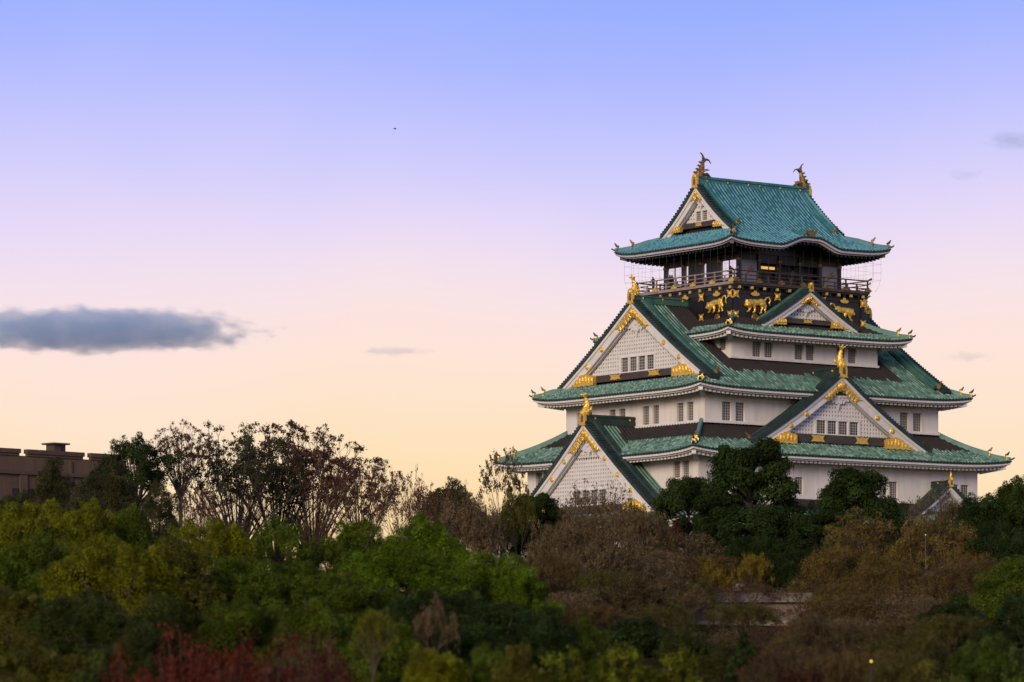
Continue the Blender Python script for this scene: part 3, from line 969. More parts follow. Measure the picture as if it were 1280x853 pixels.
# hip-and-gable roofs (third tier and top): ridge along x
def irimoya(name, A, B, ze, lift, run, coefs, gx, ws, wd, tile, ridge, dark=None, bumpfn=None, black=False):
    z0, al, be = coefs
    zprof = lambda d: z0 - al * d + be * d * d
    zg = zprof(B - run)
    T = Tier(name, A, B, ze, lift, run, zg, 0.0, tile, ridge, bumpfn, dark, black)
    T.zt = lambda t: zprof(B - run * (1 - t))
    mb = MB()
    for k in (1, 3):
        T.skirt(mb, k)
    for k in (0, 2):
        mb.xf = side(k)
        G = gx - .3
        def pos(s, t, h, k=k):
            d = t * B
            tt = (d - (B - run)) / run
            z = zprof(d)
            if tt > 0: z += lift * (abs(s) / A) ** 7 * tt * tt
            if bumpfn and k == 0: z += bumpfn(s) * max(0, (t - .5) / .5) ** 2
            return (s, d, z + h)
        def t0(s):
            if abs(s) <= G: return 0.0
            return min(.9999, (B - run + (abs(s) - (A - run)) * 1.0) / B) if abs(s) > A - run else (B - run) / B
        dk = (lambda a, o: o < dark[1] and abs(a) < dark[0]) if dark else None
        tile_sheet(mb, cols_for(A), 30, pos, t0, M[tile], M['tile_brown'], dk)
    r = sub(mb, 'roof', keep)
    T.eaves(r, ws, wd)
    T.hips(r, frac=.6, t_from=.02, hh=.36, ramp=True)
    return T, r


T3, r3 = irimoya('third', 18.6, 14.1, 34.15, .45, 2.25, (43.75, .80, .0085), 16.0, 15.93, 11.6, 'tile_green', 'ridge_green', dark=(11.9, 10.6))
T5, r5 = irimoya('top', 10.94, 9.75, 49.78, .5, 3.5, (57.1, 1.12, .0376), 7.5, 7.6, 6.6, 'tile_blue', 'ridge_blue', bumpfn=kara, black=True)

# gables
for k in (1, 3):
    gable(k, 0, 12.9, 43.75, 35.0, 16.15, 8, dormer=False, curve=.13, nwin=4, winh=1.45, winw=1.15, board=1.0, fin='fish', studs=(.43, .62), c_ridge='ridge_green', ridge_in=8.9, rise=.5, ridge_h=.65, fsc=.8)
    gable(k, 0, 5.7, 56.4, 51.5, 7.6, 3, dormer=False, curve=.22, nwin=2, winh=1.0, winw=.85, board=.7, fin='top', studs=(), c_tile='tile_blue', c_ridge='ridge_blue', c_verge='ridge_dark', ridge_in=0.0, ridge_h=1.0, beam_h=.6, rise=.3)
    gable(k, 0, 12.6, 30.9, 20.9, 22.4, 15.9, curve=.13, nwin=4, winh=1.45, winw=1.15, board=1.0, fin='fish', studs=(.30, .47, .64), dark_in=18.6, c_ridge='ridge_dark', rise=.5, fsc=.9)
for k in (0, 2):
    gable(k, 0, 12.0, 35.95, 28.45, 14.4, 9.0, curve=.22, nwin=4, winh=1.35, winw=1.2, board=.98, fin='fish', studs=(.43, .60), dark_in=11.7, c_ridge='ridge_dark', ridge_in=9.4, beam_h=.9, rise=.15, fsc=.9)
    gable(k, 0, 6.4, 45.1, 41.35, 9.3, 7.5, curve=.16, nwin=0, board=.72, fin='plate', studs=(), c_ridge='ridge_green', ridge_in=7.5, beam_h=.55, ridge_h=.45)
    for s in (-12.6, 12.6):
        gable(k, s, 5.2, 24.9, 21.4, 17.0, 14.4, curve=.2, nwin=0, board=.42, gold=False, fin='small', studs=(), ridge_in=14.4, beam_h=.5, ridge_h=.5, c_ridge='ridge_dark')

# short ridge over the curved bay of the top eave
mb = MB(side(0))
pts = [(0, d, T5.zt(1 - (9.75 - d) / 3.5) + kara(0) * max(0, (d / 9.75 - .5) / .5) ** 2 + .05) for d in (9.5, 9.0, 8.4, 7.8, 7.2, 6.6)]
mb.sweep(pts, (1, 0, 0), (0, 0, 1), [(-.18, -.1), (.18, -.1), (.18, .26), (.1, .38), (-.1, .38), (-.18, .26)], M['ridge_blue'])
sub(mb, 'bay_ridge', r5)
mb = MB(side(0))
p = pts[0]
mb.plate([(p[0] + a, p[2] + b) for a, b in ((-.7, .35), (-.35, .05), (0, -.1), (.35, .05), (.7, .35), (.85, .75), (.45, .5), (.15, .72), (-.3, .5), (-.6, .6))], p[1] + .15, .2, M['old_gold'])
sub(mb, 'bay_ornament', r5)

# ---- black storey with the tigers, balcony and top room
def ornaments(parent):
    pass


mb = MB()
for k in range(4):
    rect_wall(mb, k, 8.95 if k % 2 == 0 else 7.6, 7.6 if k % 2 == 0 else 8.95, 41.6, 45.25, [], M['black'])
    S, D = (8.95, 7.6) if k % 2 == 0 else (7.6, 8.95)
    mb.xf = side(k)
    for z0, z1, e in ((41.9, 42.2, .12), (44.55, 44.8, .10)):
        mb.box(-S, S, D + .002, D + e, z0, z1, M['black'])
    for s in ((-S + .22, S - .22) + ((-3.1, 3.1) if k % 2 == 0 else (-2.7, 2.7))):
        mb.box(s - .22, s + .22, D + .002, D + .14, 42.2, 44.55, M['black'])
tw = sub(mb, 'wall', keep)


def star(mb, s, o, z, r, mat, n=4):
    pts = []
    for i in range(4 * n):
        a = 2 * math.pi * i / (4 * n) + math.pi / 4
        rr = r * (1.0 if i % 4 == 0 else (.55 if i % 2 else .42))
        pts.append((s + rr * math.cos(a), z + rr * math.sin(a)))
    mb.plate(pts, o, .07, mat)
    mb.disc(s, o + .09, z, r * .34, .09, mat, 8, .05)


def cloudlet(mb, s, o, z, r, mat):
    pts = [(s + r * x, z + r * y) for x, y in ((-1, -.15), (-.6, -.4), (0, -.45), (.6, -.4), (1, -.15), (.75, .15), (.4, .12), (.25, .5), (-.25, .5), (-.4, .12), (-.75, .15))]
    mb.plate(pts, o, .08, mat)


gd = M['gold']
for k in range(4):
    S, D = (8.95, 7.6) if k % 2 == 0 else (7.6, 8.95)
    for s in ((-S + .25, S - .25) + ((-3.1, 3.1) if k % 2 == 0 else (-2.7, 2.7))):
        for z, r in ((44.45, .62), (42.35, .55)):
            mb = MB(side(k)); star(mb, s, D + .24, z, r, gd); sub(mb, 'gold_flower', tw)
    mid = ((-6.1, 0, 6.1) if k % 2 == 0 else (-5.2, 0, 5.2))
    for s in mid:
        mb = MB(side(k)); cloudlet(mb, s, D + .22, 44.62, .6, gd); sub(mb, 'gold_cloud', tw)
        mb = MB(side(k)); mb.disc(s, D + .22, 42.05, .5, .1, M['old_gold'], 10, .05); sub(mb, 'gold_boss', tw)


def tiger(k, s0, z0, D, flip=1, head_low=0.0, sc_=1.0):
    """prowling tiger in relief"""
    mb = MB(side(k)); g = M['gold']
    P = lambda a, b: (s0 + flip * a * sc_, z0 + b * sc_)

    def bl(a, b, ra, rb, th=.22):
        x, z = P(a, b); mb.blob((x, D + .12, z), (ra * sc_, th, rb * sc_), g, 12, 8)

    def limb(pts, rs):
        mb.tube([(P(a, b)[0], D + .16, P(a, b)[1]) for a, b in pts], [r * sc_ for r in rs], g, 8)
    bl(-.15, .22, 1.0, .40); bl(.75, .28, .58, .46); bl(-.85, .2 - head_low, .5, .5, .3); bl(-1.25, .1 - head_low, .46, .46, .38)
    bl(-1.05, .52 - head_low, .16, .17); bl(-1.5, .48 - head_low, .15, .16); bl(-1.5, -.08 - head_low, .24, .2, .42)
    limb([(-.8, 0), (-1.0, -.5), (-1.2, -.85), (-1.5, -.95)], [.24, .17, .13, .12])
    limb([(-.45, 0), (-.25, -.5), (-.3, -.9), (-.6, -1.0)], [.24, .17, .13, .12])
    limb([(.7, .1), (.95, -.35), (.7, -.7), (.75, -.98), (.45, -1.02)], [.32, .2, .13, .12, .1])
    limb([(1.05, .2), (1.4, -.25), (1.25, -.65), (1.45, -.95), (1.15, -1.02)], [.28, .19, .13, .12, .1])
    limb([(1.2, .45), (1.5, .85), (1.9, .95), (2.1, .6), (1.95, .2), (2.15, -.1)], [.13, .12, .12, .11, .1, .05])
    o = sub(mb, 'tiger_relief', tw, smooth=True)
    rm = o.modifiers.new('fuse', 'REMESH'); rm.mode = 'VOXEL'; rm.voxel_size = 0.07; rm.use_smooth_shade = True
    return o


for k in (0, 2):
    tiger(k, -5.9, 43.5, 7.6, 1, .1, .88); tiger(k, 5.95, 43.4, 7.6, -1, .1, .88)
for k in (1, 3):
    tiger(k, 5.0, 43.55, 8.95, 1, .25, .82); tiger(k, -5.0, 43.55, 8.95, -1, .25, .82)

# balcony
BS, BD, BZ = 9.15, 8.1, 45.75
mb = MB()
mb.box(-BS, BS, -BD, BD, 45.25, 45.42, M['black'])
mb.box(-BS - .12, BS + .12, -BD - .12, BD + .12, 45.422, BZ, M['rail_wood'] if False else M['black'])
for k in range(4):
    S, D = (BS, BD) if k % 2 == 0 else (BD, BS)
    mb.xf = side(k)
    W = 7.6 if k % 2 == 0 else 8.95
    n = int(2 * S / 1.0)
    for i in range(n + 1):
        s = -S + .2 + (2 * S - .4) * i / n
        mb.box(s - .12, s + .12, W - .5, D - .12, 44.95, 45.25 - .003, M['black'])
    mb.box(-S, S, D + .122, D + .17, 45.44, 45.72, M['rail_wood'] if k == 1 else M['beam'])  # left band pale, the other three dark brown
bal = sub(mb, 'balcony', keep)
for k in range(4):
    S, D = (BS, BD) if k % 2 == 0 else (BD, BS)
    mb = MB(side(k)); rw = M['rail_wood'] if k % 2 == 1 else M['beam']  # pale rails on the short sides, dark brown on the long ones
    o = D - .05
    for z, r, ext in ((46.85, .075, .55), (46.42, .055, .4), (46.02, .06, .1)):
        pts = [(-S - ext, o, z + .22 * (ext > .3)), (-S - .05, o, z + .03), (-S + .6, o, z), (S - .6, o, z), (S + .05, o, z + .03), (S + ext, o, z + .22 * (ext > .3))]
        mb.tube(pts, [r] * 6, rw, 6)
    n = int(round(2 * S / 1.55))
    for i in range(n + 1):
        s = -S + .05 + (2 * S - .1) * i / n
        mb.box(s - .07, s + .07, o - .07, o + .07, BZ, 46.84 if i % 2 == 0 else 46.42, rw)
    sub(mb, 'railing', bal)
    n = int(round(2 * S / 3.1))
    for i in range(n + 1):
        s = -S + .2 + (2 * S - .4) * i / n
        mb = MB(side(k)); cloudlet(mb, s, D + .26, 45.85, .5, M['old_gold'] if k % 2 == 0 else gd); sub(mb, 'gold_fitting', bal)  # duller gold on the long sides, brighter on the short ones
    n = int(round(2 * S / 1.9))
    for i in range(n + 1):
        s = -S + .7 + (2 * S - 1.4) * i / n
        mb = MB(side(k)); mb.box(s - .15, s + .15, D - .1, D + .06, 45.0, 45.28, gd); sub(mb, 'gold_beam_end', bal)

# top room
RS, RD, RZ = 7.1, 6.2, 49.9
mb = MB()
mb.box(-RS + .5, RS - .5, -RD + .5, RD - .5, BZ, BZ + .06, M['black'])
mb.box(-RS, RS, -RD, RD, 49.0, RZ, M['black'])
room = sub(mb, 'top_room', keep)


def colpos(S, n):
    return [-S + .2 + (2 * S - .4) * i / n for i in range(n + 1)]


for k in range(4):
    S, D = (RS, RD) if k % 2 == 0 else (RD, RS)
    n = 5 if k % 2 == 0 else 4
    cs = colpos(S, n)
    for i, s in enumerate(cs):
        if k % 2 == 1 and i in (0, n): continue
        mb = MB(side(k)); mb.box(s - .17, s + .17, D - .36, D - .02, BZ + .002, 49.0, M['black'])
        mb.box(s - .21, s + .21, D - .40, D + .02, 48.2, 48.45, M['old_gold'])
        sub(mb, 'column', room)
    for i in range(n):
        a, b = cs[i] + .17, cs[i + 1] - .17
        mb = MB(side(k)); oo = D - .22
        fr = M['black']
        if k % 2 == 1:
            kind = {0: 'mirror', 1: 'part', 2: 'part', 3: 'mirror'}[i]
        else:
            kind = {0: 'crane', 1: 'lit', 2: 'dark', 3: 'dark', 4: 'crane'}[i]
        if kind in ('mirror', 'part'):
            mb.box(a, b, oo - .05, oo, BZ + .002, 46.3, fr)
            mb.box(a, b, oo - .05, oo + .04, 48.3, 49.0, fr)
            if kind == 'mirror':
                mb.box(a, b, oo - .05, oo - .02, 46.3, 48.3, M['mirror'])
            else:
                m_ = (a + b) / 2
                mb.box(a, a + .55, oo - .05, oo - .02, 46.3, 48.3, M['mirror'])
                mb.box(a + .55, b, oo - .05, oo, 46.3, 48.3, fr)
            mb.box((a + b) / 2 - .04, (a + b) / 2 + .04, oo - .015, oo + .03, 46.3, 48.7, fr)
            sub(mb, 'glass_panel', room)
        elif kind == 'crane':
            mb.box(a + .05, b - .05, oo - .05, oo, BZ + .3, 48.3, M['panel'])
            mb.box(a, b, oo - .06, oo - .01, 48.3, 49.0, fr)
            pnl = sub(mb, 'painted_panel', room)
            mb = MB(side(k)); c = (a + b) / 2
            mb.tube([(c - .6, oo + .03, 46.7), (c - .2, oo + .03, 47.0), (c + .1, oo + .03, 47.25), (c + .25, oo + .03, 47.6), (c + .5, oo + .03, 47.75)], [.03, .06, .15, .07, .03], M['old_gold'], 6)
            mb.plate([(c - .1, 47.15), (c + .35, 47.1), (c + .75, 47.45), (c + .3, 47.4)], oo + .06, .05, M['old_gold'])
            mb.tube([(c - .1, oo + .03, 47.1), (c - .45, oo + .03, 46.75)], [.03, .02], M['old_gold'], 5)
            sub(mb, 'crane_relief', pnl)
        else:
            mb.box(a, b, oo - .06, oo, BZ + .002, 46.5, fr)
            mb.box(a, b, oo - .06, oo, 48.1, 49.0, fr)
            mb.box(a, b, oo - .9, oo - .85, 46.5, 48.1, M['dark_void'])
            mb.box((a + b) / 2 - .05, (a + b) / 2 + .05, oo - .05, oo + .01, 46.5, 48.1, fr)
            if kind == 'dark': mb.box(a, b, oo - .05, oo, 47.3, 47.38, M['beam'])
            w_ = sub(mb, 'window_bay', room)
            if kind == 'lit':
                mb = MB(side(k)); mb.box(a + .1, b - .1, oo - .5, oo - .35, 47.55, 47.82, M['lamp']); sub(mb, 'ceiling_lamp', w_)

# bird net between top eave and balcony
mb = MB()
for k in range(4):
    S, D = (10.15, 9.0) if k % 2 == 0 else (9.0, 10.15)
    mb.xf = side(k)
    n = int(2 * S / 1.15)
    for i in range(n + 1):
        s = -S + 2 * S * i / n
        mb.tube([(s, D, 49.3), (s, D, 47.2), (s * .985, D - .25, 46.2), (s * .96, D - .5, 45.7)], .009, M['wire'], 3, False)
    for z in (48.6, 47.7, 46.9):
        mb.tube([(-S, D, z), (S, D, z)], .008, M['wire'], 3, False)
sub(mb, 'bird_net', keep)

# ------------------------------------------------------------------ trees: prototypes
def leaf_mesh(name, clumps, n_leaves, size, seed, up=0.35, shell=(0.72, 1.05), flat=1.0, hollow_under=0.0, asp=0.6):
    """leaf-sized rhombs spread over clumps (x, y, z, r); returns a mesh with a leaf_tone per face"""
    rg = np.random.default_rng(seed)
    C_ = np.array(clumps, float)
    wgt = C_[:, 3] ** 2; wgt /= wgt.sum()
    ci = rg.choice(len(C_), n_leaves, p=wgt)
    d = rg.normal(size=(n_leaves, 3)); d[:, 2] += up
    d /= np.linalg.norm(d, axis=1)[:, None]
    rr = C_[ci, 3] * rg.uniform(shell[0], shell[1], n_leaves) * (1 + .18 * np.sin(d[:, 0] * 7 + ci) * np.sin(d[:, 1] * 6 + ci * 2))
    p = C_[ci, :3] + d * rr[:, None] * np.array([1, 1, flat])
    nrm = d * 0.95 + rg.normal(size=(n_leaves, 3)) * 0.42 + np.array([0, 0, 0.45])
    nrm /= np.linalg.norm(nrm, axis=1)[:, None]
    t = rg.normal(size=(n_leaves, 3)); t -= nrm * (t * nrm).sum(1)[:, None]; t /= np.linalg.norm(t, axis=1)[:, None]
    b = np.cross(nrm, t)
    s = size * rg.uniform(.6, 1.35, n_leaves)[:, None]
    V = np.stack([p + t * s, p + b * s * asp, p - t * s, p - b * s * asp], 1).reshape(-1, 3)
    me = bpy.data.meshes.new(name)
    n = n_leaves
    me.vertices.add(4 * n); me.vertices.foreach_set('co', V.astype(np.float32).ravel())
    me.loops.add(4 * n); me.loops.foreach_set('vertex_index', np.arange(4 * n, dtype=np.int32))
    me.polygons.add(n); me.polygons.foreach_set('loop_start', np.arange(0, 4 * n, 4, dtype=np.int32))
    me.update()
    tone = np.clip(rg.uniform(0.1, 0.9, len(C_))[ci] * .84 + rg.uniform(0, 1, n) * .16, 0, 1)
    hue = np.clip(rg.uniform(0.1, 0.9, len(C_))[ci] * .6 + rg.uniform(0, 1, n) * .4, 0, 1)
    for nm, arr in (('leaf_tone', tone), ('leaf_hue', hue)):
        a = me.attributes.new(nm, 'FLOAT', 'FACE'); a.data.foreach_set('value', arr.astype(np.float32))
    me.materials.append(M['leaf'])
    me.update(); me.validate()
    return me


def rot_about(v, ax, an):
    from mathutils import Matrix
    return Matrix.Rotation(an, 3, ax) @ v


def grow(mb, p, d, L, r, lvl, rg, tips, mat, spread=.55, kids=(2, 4), taper=.62, up=.15, bend=.18, minr=.012, sides=5):
    """recursive limb"""
    n = 4 if lvl > 1 else 3
    pts = [p]; rs = [r]
    q = p.copy(); dd = d.copy()
    for i in range(n):
        dd = (dd + Vector((rg.uniform(-bend, bend), rg.uniform(-bend, bend), rg.uniform(-bend, bend) + up * .3))).normalized()
        q = q + dd * (L / n)
        pts.append(q.copy()); rs.append(max(minr, r * lerp(1, taper, (i + 1) / n)))
    mb.tube(pts, rs, mat, sides if lvl > 1 else 3, False)
    if lvl == 0:
        tips.append((q, dd)); return
    k = rg.randint(*kids)
    a0 = rg.uniform(0, 6.28)
    for i in range(k):
        ax = dd.orthogonal().normalized(); ax = rot_about(ax, dd, a0 + 6.283 * i / k + rg.uniform(-.5, .5))
        nd = rot_about(dd, ax, spread * rg.uniform(.6, 1.3)); nd = (nd + Vector((0, 0, up))).normalized()
        st = pts[-1] if i < 2 else pts[rg.randint(2, n)]
        grow(mb, st.copy(), nd, L * rg.uniform(.62, .85), rs[-1] * .78, lvl - 1, rg, tips, mat, spread, kids, taper, up, bend, minr, sides)


def mesh_of(mb, name):
    o = mb.build(name); me = o.data
    bpy.data.objects.remove(o)
    return me


PROTO = {}      # kind -> list of (crown mesh, trunk mesh, crown width, height)


def norm_proto(kind, clumps, leaf_args, trunk_mb, W, H):
    crown = leaf_mesh('crown', clumps, **leaf_args) if clumps else None
    PROTO.setdefault(kind, []).append((crown, mesh_of(trunk_mb, 'trunk'), W, H))


def proto_broad(seed, n=60000, W=7.0, H=8.0, mains=9, size=.062, kind='broad', up=.5, lo=.20, shell=(.72, 1.08), second=5, mr=(1.0, 1.75), flat=1.0, sr=(.28, .52), dz=-.35):
    """billowing evergreen: a few big masses, each broken into clumps and sprigs, so the outline stays ragged"""
    rg = random.Random(seed)
    cl = []; R = W / 2; mains_ = []
    for i in range(mains):
        w = i * 2.39996 + rg.uniform(-.6, .6); k = math.sqrt((i + .3) / mains)
        r = rg.uniform(*mr)
        e = (R - r * .85) * k * rg.uniform(.85, 1.1)
        z = lerp(H - r * .95, H * (lo + .16), k ** 1.6) + rg.uniform(-.7, .3)
        mains_.append((e * math.cos(w), e * math.sin(w), min(z, H - r * .9), r))
    for i in range(mains // 2):                   # skirt of the crown
        w = i * 2.6 + rg.uniform(-.4, .4); r = rg.uniform(.8, 1.3); e = (R - r) * rg.uniform(.5, .95)
        mains_.append((e * math.cos(w), e * math.sin(w), H * (lo + rg.uniform(.02, .16)), r))
    for m in mains_:
        cl.append((m[0], m[1], m[2], m[3] * .78))
        for j in range(second):
            d = Vector((rg.uniform(-1, 1), rg.uniform(-1, 1), rg.uniform(dz, 1.0))).normalized()
            r = m[3] * rg.uniform(*sr)
            c = (m[0] + d.x * m[3] * .82, m[1] + d.y * m[3] * .82, m[2] + d.z * m[3] * .78 * flat, r)
            cl.append(c)
            for q in range(2):
                d2 = (d + Vector((rg.uniform(-1, 1), rg.uniform(-1, 1), rg.uniform(-.6, 1)))).normalized()
                cl.append((c[0] + d2.x * r * 1.0, c[1] + d2.y * r * 1.0, c[2] + d2.z * r, r * rg.uniform(.3, .55)))
    mb = MB()
    mb.tube([(0, 0, -9), (0, 0, H * .12), (.1, .05, H * .28)], [.36, .27, .22], M['bark'], 7, False)
    for c in mains_:
        p0 = Vector((.1, .05, H * rg.uniform(.18, .28))); p1 = Vector(c[:3])
        m_ = p0.lerp(p1, .5) + Vector((0, 0, -.2 + rg.uniform(-.2, .2)))
        mb.tube([p0, m_, p1], [.12, .09, .05], M['bark'], 5, False)
        for j in range(4):
            d = Vector((rg.uniform(-1, 1), rg.uniform(-1, 1), rg.uniform(-.1, 1))).normalized()
            mb.tube([p1, p1 + d * c[3] * .6, p1 + d * c[3] * 1.12 + Vector((0, 0, .1))], [.04, .025, .01], M['bark'], 4, False)
    norm_proto(kind, cl, dict(n_leaves=n, size=size, seed=seed, up=up, shell=shell, flat=flat), mb, W, H)


def proto_zelkova(seed, n=14000, W=10.0, H=10.0, size=.075, kind='zelkova'):
    """vase-shaped tree: many rising limbs, a thin layer of leaves on the umbrella top"""
    rg = random.Random(seed); mb = MB(); cl = []
    mb.tube([(0, 0, -9), (0, 0, H * .10), (0, 0, H * .2)], [.34, .28, .24], M['bark'], 7, False)
    nb = 22
    for i in range(nb):
        w = i * 2.39996; k = math.sqrt((i + .5) / nb)
        ex = W / 2 * k * rg.uniform(.85, 1.0)
        top = Vector((ex * math.cos(w), ex * math.sin(w), H * (.97 - .30 * k * k) * rg.uniform(.94, 1.02)))
        p0 = Vector((0, 0, H * rg.uniform(.12, .22)))
        c1 = Vector((top.x * .28, top.y * .28, H * .48))
        pts = [p0.lerp(c1, t).lerp(c1.lerp(top, t), t) for t in [j / 6 for j in range(7)]]
        mb.tube(pts, [.11, .10, .08, .062, .046, .034, .022], M['bark'], 5, False)
        for j in range(2, 7):
            for q in range(3):
                d = Vector((rg.uniform(-1, 1), rg.uniform(-1, 1), rg.uniform(.4, 1.4))).normalized()
                tips = []
                grow(mb, pts[j].copy(), (d * .7 + Vector((top.x, top.y, 0)).normalized() * .35 + Vector((0, 0, .5))).normalized(), H * rg.uniform(.07, .12), .028, 1, rg, tips, M['bark'], .5, (2, 3), minr=.010)
                for tp, _ in tips:
                    if tp.z > H * (.82 - .24 * k * k) or rg.random() < .035:
                        cl.append((tp.x, tp.y, tp.z, rg.uniform(.16, .36)))
        cl.append((top.x, top.y, top.z, rg.uniform(.4, .65)))
    H_ = sorted(c[2] for c in cl)[int(len(cl) * .99)] + .2; W_ = 2 * sorted(math.hypot(c[0], c[1]) for c in cl)[int(len(cl) * .97)]
    norm_proto(kind, cl, dict(n_leaves=n, size=size, seed=seed, up=.2, shell=(.1, 1.1), flat=.7), mb, W_, H_)


def proto_bare(seed, W=8.0, H=8.0, n=3000, kind='bare', size=.085, lvl=4, mat='twig', leafr=(.12, .3)):
    """leafless twiggy crown with a few dry leaves"""
    rg = random.Random(seed); mb = MB(); tips = []
    mb.tube([(0, 0, -9), (0, 0, H * .1), (0, 0, H * .18)], [.24, .19, .16], M[mat], 6, False)
    for i in range(7):
        w = i * 2.39996
        d = Vector((math.cos(w) * .62, math.sin(w) * .62, .8)).normalized()
        grow(mb, Vector((0, 0, H * rg.uniform(.12, .2))), d, H * .27, .09, lvl, rg, tips, M[mat], .46, (3, 3), .6, .06, .16, .011)
    xs = [math.hypot(t.x, t.y) for t, _ in tips]; zs = [t.z for t, _ in tips]
    W_ = 2 * sorted(xs)[int(len(xs) * .96)]; H_ = sorted(zs)[int(len(zs) * .985)]
    rg.shuffle(tips)
    cl = [(t.x, t.y, t.z, rg.uniform(*leafr)) for t, _ in tips[:900]]
    norm_proto(kind, cl, dict(n_leaves=n, size=size, seed=seed, up=.1, shell=(.0, 1.1)), mb, W_, H_)


def proto_pine(seed, W=8.0, H=9.0, n=46000, kind='pine', size=.10):
    """dark evergreen of stacked, overlapping cushions with openings between them"""
    rg = random.Random(seed); mb = MB(); cl = []
    mb.tube([(0, 0, -9), (.15, 0, H * .3), (-.1, .1, H * .6), (.1, 0, H * .92)], [.32, .26, .17, .07], M['bark'], 7, False)
    for i in range(34):
        h = lerp(.30, .95, (i / 33) ** .85); w = i * 2.39996 + rg.uniform(-.4, .4)
        ext = W / 2 * (1 - max(0, (h - .5) / .5) ** 1.9 * .75) * rg.uniform(.55, .9)
        c = Vector((ext * math.cos(w), ext * math.sin(w), H * h - .2))
        p0 = Vector((0, 0, H * (h - .14)))
        mb.tube([p0, p0.lerp(c, .5) + Vector((0, 0, .12)), c], [.1, .07, .03], M['bark'], 5, False)
        for q in range(3):
            r = rg.uniform(.6, 1.05)
            cl.append((c.x + rg.uniform(-.6, .6), c.y + rg.uniform(-.6, .6), c.z + rg.uniform(-.1, .3), r))
    norm_proto(kind, cl, dict(n_leaves=n, size=size, seed=seed, up=.7, shell=(.55, 1.05), flat=.62), mb, W, H)


def proto_sparse(seed, W=5.0, H=9.0, n=2600, kind='sparse', size=.11):
    """slender half-bare tree"""
    rg = random.Random(seed); mb = MB(); tips = []
    mb.tube([(0, 0, -9), (.05, 0, H * .25), (0, .05, H * .4)], [.2, .15, .12], M['bark'], 6, False)
    for i in range(8):
        w = i * 2.39996; h = H * lerp(.25, .45, i / 7)
        d = Vector((math.cos(w) * .5, math.sin(w) * .5, .85)).normalized()
        grow(mb, Vector((0, 0, h)), d, H * .19, .055, 3, rg, tips, M['bark'], .5, (2, 3), .6, .1, .2, .011)
    W_ = 2 * sorted(math.hypot(t.x, t.y) for t, _ in tips)[int(len(tips) * .96)]
    H_ = sorted(t.z for t, _ in tips)[int(len(tips) * .98)]
    cl = [(t.x, t.y, t.z, rg.uniform(.2, .42)) for t, _ in tips if rg.random() < .8]
    norm_proto(kind, cl, dict(n_leaves=n, size=size, seed=seed, up=.1, shell=(.0, 1.1)), mb, W_, H_)


def proto_shrub(seed, W=4.0, H=3.6, n=16000, kind='shrub', size=.075, feathery=False):
    """multi-stemmed bush, leaves to the ground"""
    rg = random.Random(seed); mb = MB(); cl = []
    for i in range(46):
        w = i * 2.39996; k = math.sqrt((i + .5) / 46)
        x, y = W / 2 * k * math.cos(w) * .92, W / 2 * k * math.sin(w) * .92
        z = H * (1 - .55 * k * k) * rg.uniform(.62, 1.0)
        mb.tube([(x * .15, y * .15, -.4), (x * .6, y * .6, z * .5), (x, y, z)], [.05, .035, .012], M['bark'], 4, False)
        if feathery:
            for j in range(5):
                t = lerp(.35, 1.05, j / 4)
                cl.append((x * lerp(.4, 1, t), y * lerp(.4, 1, t), z * t, .30))
        else:
            for t in (.45, .8, 1.0):
                cl.append((x * lerp(.5, 1, t), y * lerp(.5, 1, t), z * t - .1, rg.uniform(.34, .6)))
    norm_proto(kind, cl, dict(n_leaves=n, size=size, seed=seed, up=.4, shell=(.2, 1.1), flat=1.2 if feathery else .9), mb, W, H)


def proto_conifer(seed, W=3.4, H=7.0, n=16000):
    rg = random.Random(seed); mb = MB(); cl = []
    mb.tube([(0, 0, -9), (0, 0, H * .5), (0, 0, H * .97)], [.2, .12, .03], M['bark'], 6, False)
    for i in range(70):
        t = (i + .5) / 70; w = i * 2.39996
        e = W / 2 * (1 - t) ** .8 * rg.uniform(.6, .95)
        cl.append((e * math.cos(w), e * math.sin(w), H * lerp(.1, .97, t), lerp(.5, .18, t)))
    norm_proto('conifer', cl, dict(n_leaves=n, size=.08, seed=seed, up=.1, shell=(.3, 1.1)), mb, W, H)


for s in (11, 12, 13, 14): proto_broad(s)
for s in (15, 16, 17): proto_broad(s, n=120000, W=10.5, H=7.8, mains=11, mr=(1.35, 2.2), size=.054, kind='great', second=10, up=1.0, sr=(.2, .38), dz=-.05)
for s in (21, 22): proto_broad(s, n=44000, W=8.5, H=7.5, mains=16, mr=(.8, 1.3), kind='dome', lo=.38, flat=.75)
for s in (31, 32, 33): proto_zelkova(s)
for s in (41, 42, 43): proto_bare(s)
for s in (45, 46): proto_bare(s, n=20000, kind='dry', size=.07, leafr=(.2, .5))
for s in (91, 92, 93): proto_bare(s, n=34000, kind='thicket', size=.062, leafr=(.25, .62))
for s in (51, 52, 53): proto_pine(s)
for s in (61, 62): proto_sparse(s)
for s in (71, 72): proto_shrub(s)
for s in (75,): proto_shrub(s, kind='feather', feathery=True, size=.085, W=4.2, H=4.4)
proto_shrub(77, kind='thin_shrub', n=3800, size=.085)
proto_conifer(81)

